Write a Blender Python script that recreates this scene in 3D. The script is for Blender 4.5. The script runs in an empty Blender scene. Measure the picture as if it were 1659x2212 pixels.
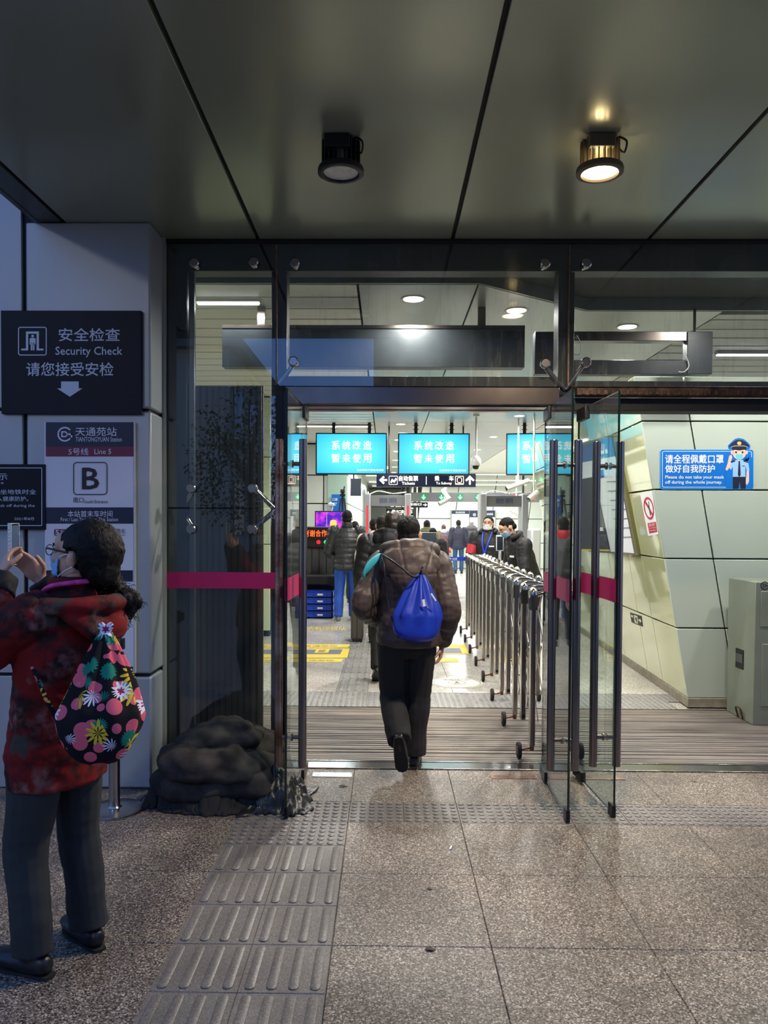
import bpy, bmesh, math, random
from math import radians, sin, cos, pi
from mathutils import Vector as V, Matrix, noise

SC = bpy.context.scene
COL = SC.collection
rnd = random.Random(7)

# ------------------------------------------------------------------ camera
EYE, FPX, CX, CY = 1.58, 1680.0, 811.32, 1170.93
CM = (Matrix.Rotation(radians(.8), 3, 'Z') @ Matrix.Rotation(radians(88.6), 3, 'X')
      @ Matrix.Rotation(radians(.3), 3, 'Z'))
cd = bpy.data.cameras.new('camera')
cd.sensor_fit = 'VERTICAL'
cd.sensor_height = 24
cd.lens = FPX / 2212 * 24
cd.shift_x = (829.5 - CX) / 2212
cd.shift_y = (CY - 1106) / 2212
cd.clip_start = .05
cam = bpy.data.objects.new('camera', cd)
cam.matrix_world = Matrix.Translation((0, 0, EYE)) @ CM.to_4x4()
COL.objects.link(cam)
SC.camera = cam

# ------------------------------------------------------------------ sky (clear dusk) and exposure
wd = bpy.data.worlds.new('dusk_sky')
SC.world = wd
wd.use_nodes = True
nt = wd.node_tree
bg = nt.nodes['Background']
tc = nt.nodes.new('ShaderNodeTexCoord')
sx = nt.nodes.new('ShaderNodeSeparateXYZ')
mr = nt.nodes.new('ShaderNodeMapRange')
mr.inputs[1].default_value = -.02
mr.inputs[2].default_value = .9
rp = nt.nodes.new('ShaderNodeValToRGB')
rp.color_ramp.elements[0].color = (.34, .37, .52, 1)      # city glow low on the horizon
rp.color_ramp.elements[0].position = .04
rp.color_ramp.elements[1].color = (.10, .20, .48, 1)
e_ = rp.color_ramp.elements.new(.20)
e_.color = (.13, .31, .84, 1)
nt.links.new(tc.outputs['Generated'], sx.inputs[0])
nt.links.new(sx.outputs['Z'], mr.inputs[0])
nt.links.new(mr.outputs[0], rp.inputs[0])
nt.links.new(rp.outputs[0], bg.inputs[0])
bg.inputs[1].default_value = 1.4
SC.view_settings.view_transform = 'Standard'
SC.view_settings.look = 'None'
SC.view_settings.exposure = 0
SC.view_settings.gamma = 1
SC.view_settings.use_curve_mapping = False
SC.cycles.use_denoising = True
SC.cycles.max_bounces = 10
SC.cycles.transparent_max_bounces = 24
SC.cycles.sample_clamp_indirect = 4
SC.cycles.caustics_reflective = False
SC.cycles.caustics_refractive = False

# ------------------------------------------------------------------ sight lines of the photograph
def ray(px, py):
    return CM @ V(((px - CX) / FPX, (CY - py) / FPX, -1))
def P(px, py, D):
    v = ray(px, py)
    v = v * (D / v.y)
    return V((v.x, v.y, v.z + EYE))
def F(px, py, z=0.):
    v = ray(px, py)
    v = v * ((z - EYE) / v.z)
    return V((v.x, v.y, z))
def PL(px, py, o, n):
    v = ray(px, py)
    e = V((0, 0, EYE))
    return e + v * ((o - e).dot(n) / v.dot(n))
def at(D):
    return lambda x, y: P(x, y, D)

# ------------------------------------------------------------------ materials
def lin(c):
    return tuple(((x / 255 + .055) / 1.055) ** 2.4 if x > 10 else x / 255 / 12.92 for x in c) + (1,)
MATS = {}
def mat(name, col, rough=.5, metal=0., var=0., vs=8., bump=0., bs=60., em=None, es=0., coat=0., spec=.5, dirt=None, stretch=None):
    if name in MATS:
        return MATS[name]
    m = bpy.data.materials.new(name)
    m.use_nodes = True
    t = m.node_tree
    b = t.nodes['Principled BSDF']
    c = lin(col)
    b.inputs['Base Color'].default_value = c
    b.inputs['Roughness'].default_value = rough
    b.inputs['Metallic'].default_value = metal
    b.inputs['Specular IOR Level'].default_value = spec
    b.inputs['Coat Weight'].default_value = coat
    b.inputs['Coat Roughness'].default_value = .04
    if em:
        b.inputs['Emission Color'].default_value = lin(em)
        b.inputs['Emission Strength'].default_value = es
    co = t.nodes.new('ShaderNodeTexCoord')
    mp = t.nodes.new('ShaderNodeMapping')
    if stretch:
        mp.inputs['Scale'].default_value = stretch
    t.links.new(co.outputs['Object'], mp.inputs[0])
    if var:
        n = t.nodes.new('ShaderNodeTexNoise')
        n.inputs['Scale'].default_value = vs
        n.inputs['Detail'].default_value = 4
        t.links.new(mp.outputs[0], n.inputs['Vector'])
        r = t.nodes.new('ShaderNodeValToRGB')
        r.color_ramp.elements[0].position = .3
        r.color_ramp.elements[1].position = .7
        r.color_ramp.elements[0].color = tuple(x * (1 - var) for x in (c if not dirt else lin(dirt))[:3]) + (1,)
        r.color_ramp.elements[1].color = tuple(min(1, x * (1 + var)) for x in c[:3]) + (1,)
        t.links.new(n.outputs['Fac'], r.inputs[0])
        t.links.new(r.outputs[0], b.inputs['Base Color'])
    if bump:
        n = t.nodes.new('ShaderNodeTexNoise')
        n.inputs['Scale'].default_value = bs
        n.inputs['Detail'].default_value = 3
        t.links.new(mp.outputs[0], n.inputs['Vector'])
        bp = t.nodes.new('ShaderNodeBump')
        bp.inputs['Strength'].default_value = bump
        bp.inputs['Distance'].default_value = .01
        t.links.new(n.outputs['Fac'], bp.inputs['Height'])
        t.links.new(bp.outputs[0], b.inputs['Normal'])
    MATS[name] = m
    return m
def nodes(name):
    m = bpy.data.materials.new(name)
    m.use_nodes = True
    MATS[name] = m
    return m, m.node_tree, m.node_tree.nodes['Principled BSDF']
def glass_mat(name, tint, ior, dirt=.0, dscale=(6, 6, .8), thr=.56):
    """window glass: see-through, mirror-like by Fresnel, with a thin film of dust in streaks"""
    m, t, b = nodes(name)
    out = t.nodes['Material Output']
    tr = t.nodes.new('ShaderNodeBsdfTransparent')
    tr.inputs[0].default_value = tint + (1,)
    gl = t.nodes.new('ShaderNodeBsdfGlossy')
    gl.inputs['Roughness'].default_value = .0
    fr = t.nodes.new('ShaderNodeFresnel')
    fr.inputs[0].default_value = ior
    mx = t.nodes.new('ShaderNodeMixShader')
    # front and back face alike
    gm = t.nodes.new('ShaderNodeNewGeometry')
    iv = t.nodes.new('ShaderNodeMapRange')
    iv.inputs[3].default_value = ior
    iv.inputs[4].default_value = 1 / ior
    t.links.new(gm.outputs['Backfacing'], iv.inputs[0])
    t.links.new(iv.outputs[0], fr.inputs[0])
    t.links.new(fr.outputs[0], mx.inputs[0])
    t.links.new(tr.outputs[0], mx.inputs[1])
    t.links.new(gl.outputs[0], mx.inputs[2])
    last = mx
    if dirt:
        co = t.nodes.new('ShaderNodeTexCoord')
        mp = t.nodes.new('ShaderNodeMapping')
        mp.inputs['Scale'].default_value = dscale
        n = t.nodes.new('ShaderNodeTexNoise')
        n.inputs['Scale'].default_value = 3
        n.inputs['Detail'].default_value = 8
        n.inputs['Roughness'].default_value = .75
        r = t.nodes.new('ShaderNodeMapRange')
        r.inputs[1].default_value = thr
        r.inputs[2].default_value = .85
        r.inputs[3].default_value = .015
        r.inputs[4].default_value = dirt
        df = t.nodes.new('ShaderNodeBsdfDiffuse')
        df.inputs[0].default_value = (.6, .6, .55, 1)
        m2 = t.nodes.new('ShaderNodeMixShader')
        t.links.new(co.outputs['Object'], mp.inputs[0])
        t.links.new(mp.outputs[0], n.inputs['Vector'])
        t.links.new(n.outputs['Fac'], r.inputs[0])
        t.links.new(r.outputs[0], m2.inputs[0])
        t.links.new(mx.outputs[0], m2.inputs[1])
        t.links.new(df.outputs[0], m2.inputs[2])
        last = m2
    t.links.new(last.outputs[0], out.inputs[0])
    return m
def granite(name, cols, scale, rough, stain=.25, spec=.5):
    """speckled stone: crystals from a Voronoi cell colour, broad wear stains from noise"""
    m, t, b = nodes(name)
    gm = t.nodes.new('ShaderNodeNewGeometry')
    vo = t.nodes.new('ShaderNodeTexVoronoi')
    vo.inputs['Scale'].default_value = scale
    sp = t.nodes.new('ShaderNodeSeparateColor')
    r = t.nodes.new('ShaderNodeValToRGB')
    r.color_ramp.interpolation = 'CONSTANT'
    for i, (p, c) in enumerate(cols):
        e = r.color_ramp.elements[i] if i < 2 else r.color_ramp.elements.new(p)
        e.position = p
        e.color = lin(c)
    n = t.nodes.new('ShaderNodeTexNoise')
    n.inputs['Scale'].default_value = 1.7
    n.inputs['Detail'].default_value = 5
    n.inputs['Roughness'].default_value = .6
    mr2 = t.nodes.new('ShaderNodeMapRange')
    mr2.inputs[1].default_value = .35
    mr2.inputs[2].default_value = .7
    mr2.inputs[3].default_value = 1 - stain
    mr2.inputs[4].default_value = 1.0
    mx = t.nodes.new('ShaderNodeMix')
    mx.data_type = 'RGBA'
    mx.blend_type = 'MULTIPLY'
    mx.inputs[0].default_value = 1
    for s in (vo, n):
        t.links.new(gm.outputs['Position'], s.inputs['Vector'])
    t.links.new(vo.outputs['Color'], sp.inputs[0])
    t.links.new(sp.outputs[0], r.inputs[0])
    t.links.new(n.outputs['Fac'], mr2.inputs[0])
    t.links.new(r.outputs[0], mx.inputs[6])
    t.links.new(mr2.outputs[0], mx.inputs[7])
    t.links.new(mx.outputs[2], b.inputs['Base Color'])
    m3 = t.nodes.new('ShaderNodeMapRange')
    m3.inputs[3].default_value = rough - .1
    m3.inputs[4].default_value = rough + .12
    t.links.new(n.outputs['Fac'], m3.inputs[0])
    t.links.new(m3.outputs[0], b.inputs['Roughness'])
    b.inputs['Specular IOR Level'].default_value = spec
    return m

M = dict(
    alu=mat('aluminium_ceiling', (158, 163, 147), .23, .25, .05, 1.2, .06, 1.3),
    alujoint=mat('dark_joint', (14, 15, 15), .7),
    alufascia=mat('fascia_metal', (84, 90, 88), .4, .4),
    colpanel=mat('column_panel', (168, 172, 176), .42, .25, .04, 1.5),
    steel=mat('dark_steel', (38, 42, 44), .35, .6, .2, 5),
    steelb=mat('grey_blue_steel', (86, 92, 98), .35, .5),
    stain=mat('stainless', (176, 170, 164), .2, 1, .08, 3, .03, 90, stretch=(1, 1, .05)),
    stainw=mat('stainless_brushed_warm', (134, 124, 119), .24, 1, .12, 6),
    stainr=mat('stainless_rusting', (150, 128, 116), .34, .9, .35, 7, .2, 60, dirt=(120, 70, 45)),
    chrome=mat('chrome', (215, 212, 205), .08, 1),
    rust=mat('rusty_channel', (84, 62, 48), .6, .4, .4, 12, .5, 40, dirt=(40, 30, 26)),
    black=mat('black_plastic', (14, 15, 17), .45),
    rubber=mat('black_rubber', (17, 17, 18), .75),
    glassedge=mat('glass_edge', (8, 22, 20), .15, spec=.8),
    navy=mat('navy_enamel', (7, 11, 25), .5, spec=.25),
    navy2=mat('navy_print', (18, 26, 56), .5),
    white=mat('white_print', (235, 238, 245), .5),
    offw=mat('white_board', (214, 214, 224), .45),
    blackp=mat('black_print', (12, 14, 18), .5),
    maroon=mat('maroon_print', (112, 26, 60), .5),
    magenta=mat('magenta_tape', (172, 20, 92), .45),
    wallw=mat('white_enamel_panel', (214, 220, 210), .3, .0, .03, 1.2),
    wallg=mat('grey_green_enamel_panel', (182, 194, 181), .3, .05, .04, 1.3),
    wallrefl=mat('enamel_panel_reflected_tint', (188, 192, 142), .12, .0, .05, 1.3, coat=1.),  # yellow-green reflection on the side facet, put into its panel colour
    slat=mat('ceiling_slat', (242, 240, 230), .4, .0),
    ceilp=mat('ceiling_panel_grey', (186, 188, 180), .3, .35, .04, 1),
    cabinet=mat('cabinet_paint', (122, 130, 116), .4, .1, .08, 5),
    skirting=mat('stone_skirting', (128, 122, 106), .6, 0, .25, 14),
    yellow=mat('yellow_tape', (226, 200, 70), .5, 0, .06, 20),
    greyblue=mat('grey_blue_print', (112, 112, 132), .5),
    signblue=mat('blue_sticker', (0, 112, 205), .4),
    signblue2=mat('bright_blue_edge', (60, 175, 240), .4),
    red=mat('red_print', (190, 40, 52), .5),
    traybl=mat('blue_tray_plastic', (16, 66, 190), .4),
)
M['floor'] = granite('speckled_granite', [(0, (54, 47, 41)), (.22, (102, 91, 80)), (.5, (134, 121, 108)), (.78, (168, 156, 142)), (.92, (204, 194, 180))], 190, .42, .42)
M['tact'] = granite('tactile_concrete', [(0, (100, 95, 90)), (.3, (118, 112, 106)), (.7, (130, 124, 118)), (.9, (142, 136, 130))], 260, .42, .3)
M['halltact'] = granite('hall_tactile_stone', [(0, (118, 116, 112)), (.3, (142, 140, 136)), (.7, (154, 152, 148)), (.9, (168, 166, 162))], 260, .36, .15)
M['hallfloor'] = granite('polished_hall_granite', [(0, (150, 146, 136)), (.3, (188, 184, 174)), (.6, (204, 200, 192)), (.85, (222, 218, 212))], 150, .2, .16)
M['glass'] = glass_mat('window_glass', (.92, .95, .935), 1.95, .06)
M['glassd'] = glass_mat('door_glass', (.89, .945, .92), 1.5, .05, (8, 8, 2))
M['glasst'] = glass_mat('dusty_transom_glass', (.94, .96, .94), 1.95, .22, (9, 9, 1.2), .53)

# ------------------------------------------------------------------ mesh tools
class B:
    def __init__(s):
        s.b = bmesh.new()
        s.lines = []
    def box(s, x0, y0, z0, x1, y1, z1, mi=0):
        vs = [s.b.verts.new(c) for c in ((x0, y0, z0), (x1, y0, z0), (x1, y1, z0), (x0, y1, z0), (x0, y0, z1), (x1, y0, z1), (x1, y1, z1), (x0, y1, z1))]
        for f in ((0, 3, 2, 1), (4, 5, 6, 7), (0, 1, 5, 4), (1, 2, 6, 5), (2, 3, 7, 6), (3, 0, 4, 7)):
            s.b.faces.new([vs[i] for i in f]).material_index = mi
        return s
    def face(s, pts, mi=0):
        s.b.faces.new([s.b.verts.new(p) for p in pts]).material_index = mi
        return s
    def prism(s, pts, off, mi=0):
        """polygon extruded by vector off, closed"""
        off = V(off)
        a = [s.b.verts.new(p) for p in pts]
        c = [s.b.verts.new(V(p) + off) for p in pts]
        n = len(pts)
        s.b.faces.new(a).material_index = mi
        s.b.faces.new(c[::-1]).material_index = mi
        for i in range(n):
            s.b.faces.new((a[i], c[i], c[(i + 1) % n], a[(i + 1) % n])).material_index = mi
        return s
    def tube(s, pts, rad, n=12, ref=(1, 0, 0), sub=1, puff=None, dome=.6, mi=0):
        pts = [V(p) for p in pts]
        if not isinstance(rad, (list, tuple)):
            rad = [rad] * len(pts)
        rad = [(r, r) if not isinstance(r, (list, tuple)) else r for r in rad]
        if sub > 1:
            pp, rr = [], []
            N = len(pts)
            for i in range(N - 1):
                for k in range(sub):
                    t = k / sub
                    q = [pts[max(0, min(N - 1, i + j))] for j in (-1, 0, 1, 2)]
                    g = [rad[max(0, min(N - 1, i + j))] for j in (-1, 0, 1, 2)]
                    w = (-.5 * t + t * t - .5 * t ** 3, 1 - 2.5 * t * t + 1.5 * t ** 3, .5 * t + 2 * t * t - 1.5 * t ** 3, -.5 * t * t + .5 * t ** 3)
                    pp.append(sum((q[j] * w[j] for j in range(4)), V((0, 0, 0))))
                    rr.append(tuple(max(.001, sum(g[j][e] * w[j] for j in range(4))) for e in (0, 1)))
            pp.append(pts[-1]); rr.append(rad[-1])
            pts, rad = pp, rr
        ref = V(ref)
        N = len(pts)
        rings, L = [], 0.
        frames = []
        for i in range(N):
            t = (pts[min(N - 1, i + 1)] - pts[max(0, i - 1)])
            t = t.normalized() if t.length > 1e-9 else V((0, 0, 1))
            sd = ref - t * ref.dot(t)
            if sd.length < .05:
                sd = V((0, 1, 0)) - t * t.y
            sd.normalize()
            up = t.cross(sd)
            if i:
                L += (pts[i] - pts[i - 1]).length
            k = 1.
            if puff:
                k = 1 + puff[1] * (abs(sin(pi * L / puff[0])) ** .6 - .7)
            frames.append((pts[i], t, sd, up, rad[i][0] * k, rad[i][1] * k))
        if dome:
            p, t, sd, up, a, b = frames[0]
            m = min(a, b) * dome
            frames.insert(0, (p - t * m * .7, t, sd, up, a * .72, b * .72))
            p, t, sd, up, a, b = frames[-1]
            m = min(a, b) * dome
            frames.append((p + t * m * .7, t, sd, up, a * .72, b * .72))
        for p, t, sd, up, a, b in frames:
            rings.append([s.b.verts.new(p + sd * (a * cos(2 * pi * k / n)) + up * (b * sin(2 * pi * k / n))) for k in range(n)])
        for i in range(len(rings) - 1):
            for k in range(n):
                s.b.faces.new((rings[i][k], rings[i][(k + 1) % n], rings[i + 1][(k + 1) % n], rings[i + 1][k])).material_index = mi
        s.b.faces.new(rings[0][::-1]).material_index = mi
        s.b.faces.new(rings[-1]).material_index = mi
        return s
    def cyl(s, p0, p1, r, n=16, r1=None, mi=0):
        return s.tube([p0, p1], [r, r if r1 is None else r1], n, dome=0, mi=mi)
    def ell(s, c, r, rot=None, n=14, mi=0):
        m = Matrix.Translation(V(c)) @ (rot.to_4x4() if rot else Matrix.Identity(4)) @ Matrix.Diagonal((*r, 1))
        g = bmesh.ops.create_uvsphere(s.b, u_segments=n, v_segments=max(6, n * 2 // 3), radius=1, matrix=m)
        for v in g['verts']:
            for f in v.link_faces:
                f.material_index = mi
        return s
    def lathe(s, c, prof, n=20, axis='Z', mi=0):
        c = V(c)
        rings = []
        for r, h in prof:
            ring = []
            for k in range(n):
                a = 2 * pi * k / n
                x, y = r * cos(a), r * sin(a)
                ring.append(s.b.verts.new(c + (V((x, y, h)) if axis == 'Z' else V((x, h, y)) if axis == 'Y' else V((h, x, y)))))
            rings.append(ring)
        for i in range(len(rings) - 1):
            for k in range(n):
                s.b.faces.new((rings[i][k], rings[i][(k + 1) % n], rings[i + 1][(k + 1) % n], rings[i + 1][k])).material_index = mi
        s.b.faces.new(rings[0][::-1]).material_index = mi
        s.b.faces.new(rings[-1]).material_index = mi
        return s
    def quad2(s, fn, x0, y0, x1, y1, mi=0):
        return s.face([fn(x0, y1), fn(x1, y1), fn(x1, y0), fn(x0, y0)], mi)
    def rrect(s, fn, x0, y0, x1, y1, r, mi=0, n=5):
        s.face([fn(x, y) for x, y in rr(x0, y0, x1, y1, r, n)], mi)
        return s
    def rframe(s, fn, x0, y0, x1, y1, r, w, mi=0, n=5):
        o = [s.b.verts.new(fn(x, y)) for x, y in rr(x0, y0, x1, y1, r, n)]
        i = [s.b.verts.new(fn(x, y)) for x, y in rr(x0 + w, y0 + w, x1 - w, y1 - w, max(.01, r - w), n)]
        N = len(o)
        for k in range(N):
            s.b.faces.new((o[k], o[(k + 1) % N], i[(k + 1) % N], i[k])).material_index = mi
        return s
    def text(s, fn, body, x0, y0, x1, y1, bold=0., mi=0):
        """lettering fitted into the box (x0,y0)-(x1,y1) of a flat sign"""
        vs, fs = glyphs(body, bold)
        bm = bmesh.new()
        a, c, d = fn(x0, y0), fn(x1, y0), fn(x0, y1)
        n = (c - a).cross(d - a).normalized()
        if n.dot(V((0, 0, EYE)) - a) < 0:
            n = -n
        q = len(vs) // 4 if bold else len(vs)
        nv = [bm.verts.new(fn(x0 + u * (x1 - x0), y1 - v * (y1 - y0)) + n * (.0002 * (i // q))) for i, (u, v) in enumerate(vs)]
        for f in fs:
            try:
                bm.faces.new([nv[i] for i in f])
            except ValueError:
                pass
        s.lines.append(bm)
        return s
def rr(x0, y0, x1, y1, r, n=5):
    o = []
    for cx_, cy_, a0 in ((x1 - r, y1 - r, 0), (x0 + r, y1 - r, 90), (x0 + r, y0 + r, 180), (x1 - r, y0 + r, 270)):
        for k in range(n + 1):
            a = radians(a0 + 90 * k / n)
            o.append((cx_ + r * cos(a), cy_ + r * sin(a)))
    return o
GL = {}
def glyphs(body, bold=0.):
    k = (body, bold)
    if k in GL:
        return GL[k]
    c = bpy.data.curves.new('t', 'FONT')
    c.body = body
    c.resolution_u = 2
    o = bpy.data.objects.new('t', c)
    COL.objects.link(o)
    dg = bpy.context.evaluated_depsgraph_get()
    me = bpy.data.meshes.new_from_object(o.evaluated_get(dg))
    xs = [v.co.x for v in me.vertices]
    ys = [v.co.y for v in me.vertices]
    x0, y0 = min(xs), min(ys)
    w, h = max(1e-6, max(xs) - x0), max(1e-6, max(ys) - y0)
    vs = [((v.co.x - x0) / w, (v.co.y - y0) / h) for v in me.vertices]
    fs = [tuple(p.vertices) for p in me.polygons]
    if bold:
        # heavier strokes: the same glyphs printed again a hair to each side
        v0, f0, n = vs, fs, len(vs)
        vs, fs = [], []
        for q, (dx, dy) in enumerate(((-1, 0), (1, 0), (0, 1), (0, -1))):
            vs += [(u + dx * bold * .8 / w, v + dy * bold * .8 / h) for u, v in v0]
            fs += [tuple(i + q * n for i in f) for f in f0]
    r = (vs, fs)
    bpy.data.objects.remove(o)
    bpy.data.meshes.remove(me)
    bpy.data.curves.remove(c)
    GL[k] = r
    return r

WL = {}      # world position of each thing's origin
def tag(o, label=None, cat=None, group=None, kind=None):
    if label: o['label'] = label
    if cat: o['category'] = cat
    if group: o['group'] = group
    if kind: o['kind'] = kind
    return o
def thing(name, label, cat, loc=(0, 0, 0), group=None, rz=0., kind=None):
    o = bpy.data.objects.new(name, None)
    o.empty_display_size = .1
    COL.objects.link(o)
    o.location = loc
    o.rotation_euler = (0, 0, rz)
    WL[o] = V(loc)
    return tag(o, label, cat, group, kind)
def mobj(name, me, m, parent=None, loc=None, smooth=None):
    o = bpy.data.objects.new(name, me)
    for x in (m if isinstance(m, (list, tuple)) else [m]):
        me.materials.append(x)
    if smooth is not None:
        me.shade_smooth()
        if smooth < 180:
            me.set_sharp_from_angle(angle=radians(smooth))
    COL.objects.link(o)
    if parent:
        o.parent = parent
    if loc is not None:
        o.location = loc
    return o
def obj(name, b, m, parent=None, smooth=40, bevel=0., world=True, origin=None):
    """link a mesh built in world coordinates; the origin is the parent's, or the given point"""
    bm = b.b
    bmesh.ops.recalc_face_normals(bm, faces=bm.faces)
    base = V(WL[parent]) if parent and world else V((0, 0, 0))
    if parent and not world:
        base = V((0, 0, 0))
    o0 = V(origin) if origin is not None else base
    if o0.length:
        bmesh.ops.translate(bm, verts=bm.verts, vec=-o0)
    me = bpy.data.meshes.new(name)
    bm.to_mesh(me)
    bm.free()
    o = mobj(name, me, m, parent, o0 - base, smooth)
    WL[o] = o0 if world else V((0, 0, 0))
    if bevel:
        md = o.modifiers.new('soft edge', 'BEVEL')
        md.width = bevel
        md.segments = 2
        md.limit_method = 'ANGLE'
        md.angle_limit = radians(50)
    return o
def printobj(name, b, m, parent):
    """flat print: keep the faces as drawn; each line of writing is a part of its own"""
    for ln in b.lines:
        q = B()
        q.b = ln
        o = printobj('lettering', q, m, parent)
    bm = b.b
    if not bm.verts:
        return o
    base = V(WL[parent])
    bmesh.ops.translate(bm, verts=bm.verts, vec=-base)
    me = bpy.data.meshes.new(name)
    bm.to_mesh(me)
    bm.free()
    o = mobj(name, me, m, parent, V((0, 0, 0)))
    WL[o] = base
    return o
def inst(name, me, loc, parent, rot=None):
    """another piece sharing its mesh"""
    o = bpy.data.objects.new(name, me)
    COL.objects.link(o)
    o.parent = parent
    o.location = V(loc) - WL[parent]
    if rot:
        o.rotation_euler = rot
    WL[o] = V(loc)
    return o
def kids(o):
    return [c for c in COL.objects if c.parent == o]
def dup(root, loc, rz=None, label=None):
    r = root.copy()
    COL.objects.link(r)
    r.location = loc
    if rz is not None:
        r.rotation_euler = (0, 0, rz)
    if label:
        r['label'] = label
    for ch in list(root.children):
        c = ch.copy()
        COL.objects.link(c)
        c.parent = r
        for g in list(ch.children):
            d = g.copy()
            COL.objects.link(d)
            d.parent = c
    return r
def lamp(name, kind, loc, power, col, parent=None, size=.1, spot=2.2, blend=.5, rot=(0, 0, 0)):
    l = bpy.data.lights.new(name, kind)
    l.energy = power
    l.color = col
    if kind == 'SPOT':
        l.spot_size = spot
        l.spot_blend = blend
        l.shadow_soft_size = size
    elif kind == 'AREA':
        l.shape = 'RECTANGLE'
        l.size, l.size_y = size
    else:
        l.shadow_soft_size = size
    o = bpy.data.objects.new(name, l)
    COL.objects.link(o)
    if parent:
        o.parent = parent
        o.location = V(loc) - WL[parent]
    else:
        o.location = loc
    o.rotation_euler = rot
    return o
def remeshed(b, vox, smooth=2):
    """melt the overlapping lumps of b into one continuous skin"""
    me = bpy.data.meshes.new('r')
    bmesh.ops.recalc_face_normals(b.b, faces=b.b.faces)
    b.b.to_mesh(me)
    b.b.free()
    o = bpy.data.objects.new('r', me)
    COL.objects.link(o)
    md = o.modifiers.new('r', 'REMESH')
    md.mode = 'VOXEL'
    md.voxel_size = vox
    if smooth:
        ms = o.modifiers.new('s', 'SMOOTH')
        ms.factor = .5
        ms.iterations = smooth
    dg = bpy.context.evaluated_depsgraph_get()
    r = bpy.data.meshes.new_from_object(o.evaluated_get(dg))
    bpy.data.objects.remove(o)
    bpy.data.meshes.remove(me)
    return r
def push(me, fn):
    """move each vertex along its normal by fn(position, normal)"""
    ns = [v.normal.copy() for v in me.vertices]
    for v, n in zip(me.vertices, ns):
        v.co += n * fn(v.co, n)
    me.update()
    return me
def nz(p, sx_, sy_, sz_, off=0.):
    return noise.noise(V((p.x * sx_ + off, p.y * sy_ + off, p.z * sz_ + off)))
# ================================================================== STRUCTURE
GY, ZC = 4.82, 3.32

# ---- floors
fl = thing('floor', None, None, (0, 0, 0), kind='structure')
b = B()
b.box(-14, -40, -.12, 14, 1.66, -.001)
b.box(-14, 1.66, -.12, 7, 4.97, -.012)
obj('slab', b, M['floor'], fl)
def tile_mesh(w, d):
    b = B()
    b.prism([(0, 0, -.01), (w, 0, -.01), (w, d, -.01), (0, d, -.01)], (0, 0, .008))
    v = .0025
    b.b.faces.ensure_lookup_table()
    o = B()
    z0, z1 = -.012, 0.
    A = [o.b.verts.new(c) for c in ((0, 0, z0), (w, 0, z0), (w, d, z0), (0, d, z0))]
    C = [o.b.verts.new(c) for c in ((0, 0, -v), (w, 0, -v), (w, d, -v), (0, d, -v))]
    T = [o.b.verts.new(c) for c in ((v, v, z1), (w - v, v, z1), (w - v, d - v, z1), (v, d - v, z1))]
    for r0, r1 in ((A, C), (C, T)):
        for k in range(4):
            o.b.faces.new((r0[k], r0[(k + 1) % 4], r1[(k + 1) % 4], r1[k]))
    o.b.faces.new(T)
    b.b.free()
    return o
def stud(o, outline, h, inset, z=0.):
    n = len(outline)
    cx_ = sum(p[0] for p in outline) / n
    a = [o.b.verts.new((x, y, z - .001)) for x, y in outline]
    c = [o.b.verts.new((x, y, z + h * .6)) for x, y in outline]
    t = [o.b.verts.new((x + ix, y + iy, z + h)) for (x, y), (ix, iy) in zip(outline, inset)]
    for r0, r1 in ((a, c), (c, t)):
        for k in range(n):
            o.b.faces.new((r0[k], r0[(k + 1) % n], r1[(k + 1) % n], r1[k]))
    o.b.faces.new(t)
def bar_tile():
    o = tile_mesh(.2975, .2975)
    for k in range(4):
        x = .0372 + k * .0744
        r, i = .0175, .005
        ol, ins = [], []
        for cy_, a0 in ((.265, 0), (.033, 180)):
            for q in range(7):
                a = radians(a0 + q * 30)
                ol.append((x + r * cos(a), cy_ + r * sin(a)))
                ins.append((-i * cos(a), -i * sin(a)))
        stud(o, ol, .0055, ins)
    return o
def dot_tile():
    o = tile_mesh(.2975, .2975)
    for i in range(6):
        for j in range(6):
            x, y = .0248 + i * .0496, .0248 + j * .0496
            ol = [(x + .0165 * cos(2 * pi * q / 12), y + .0165 * sin(2 * pi * q / 12)) for q in range(12)]
            ins = [(-.0055 * cos(2 * pi * q / 12), -.0055 * sin(2 * pi * q / 12)) for q in range(12)]
            stud(o, ol, .005, ins)
    return o
def to_mesh(name, b, m, smooth=30):
    bmesh.ops.recalc_face_normals(b.b, faces=b.b.faces)
    me = bpy.data.meshes.new(name)
    b.b.to_mesh(me)
    b.b.free()
    me.materials.append(m)
    me.shade_smooth()
    me.set_sharp_from_angle(angle=radians(smooth))
    return me
GX = .595
big = to_mesh('tile', tile_mesh(GX - .0015, .598), M['floor'])
half = to_mesh('tile', tile_mesh(GX - .0015, .578), M['floor'])
barme = to_mesh('tactile_tile', bar_tile(), M['tact'])
dotme = to_mesh('tactile_tile', dot_tile(), M['tact'])
barhall = to_mesh('tactile_tile', bar_tile(), M['halltact'])
dothall = to_mesh('tactile_tile', dot_tile(), M['halltact'])
for i in range(-6, 10):
    x = -.194 + i * GX
    for j in range(4):
        y = 1.67 + j * .6
        if i == -1:
            continue
        inst('tile', big, (x, y, 0), fl)
    inst('tile', half, (x, 4.372, 0), fl)
    if i < -1:
        inst('tile', to_mesh('tile', tile_mesh(GX - .0015, .3), M['floor']), (x, 4.071, 0), fl)
for j in range(8):
    for i in (0, 1):
        inst('tactile_tile', barme if j < 7 else dotme, (-.7925 + i * .2985, 1.67 + .3 * j, 0), fl)
for i in range(14):
    inst('tactile_tile', dotme, (-.7925 + i * .2985, 4.0715, 0), fl)

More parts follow.
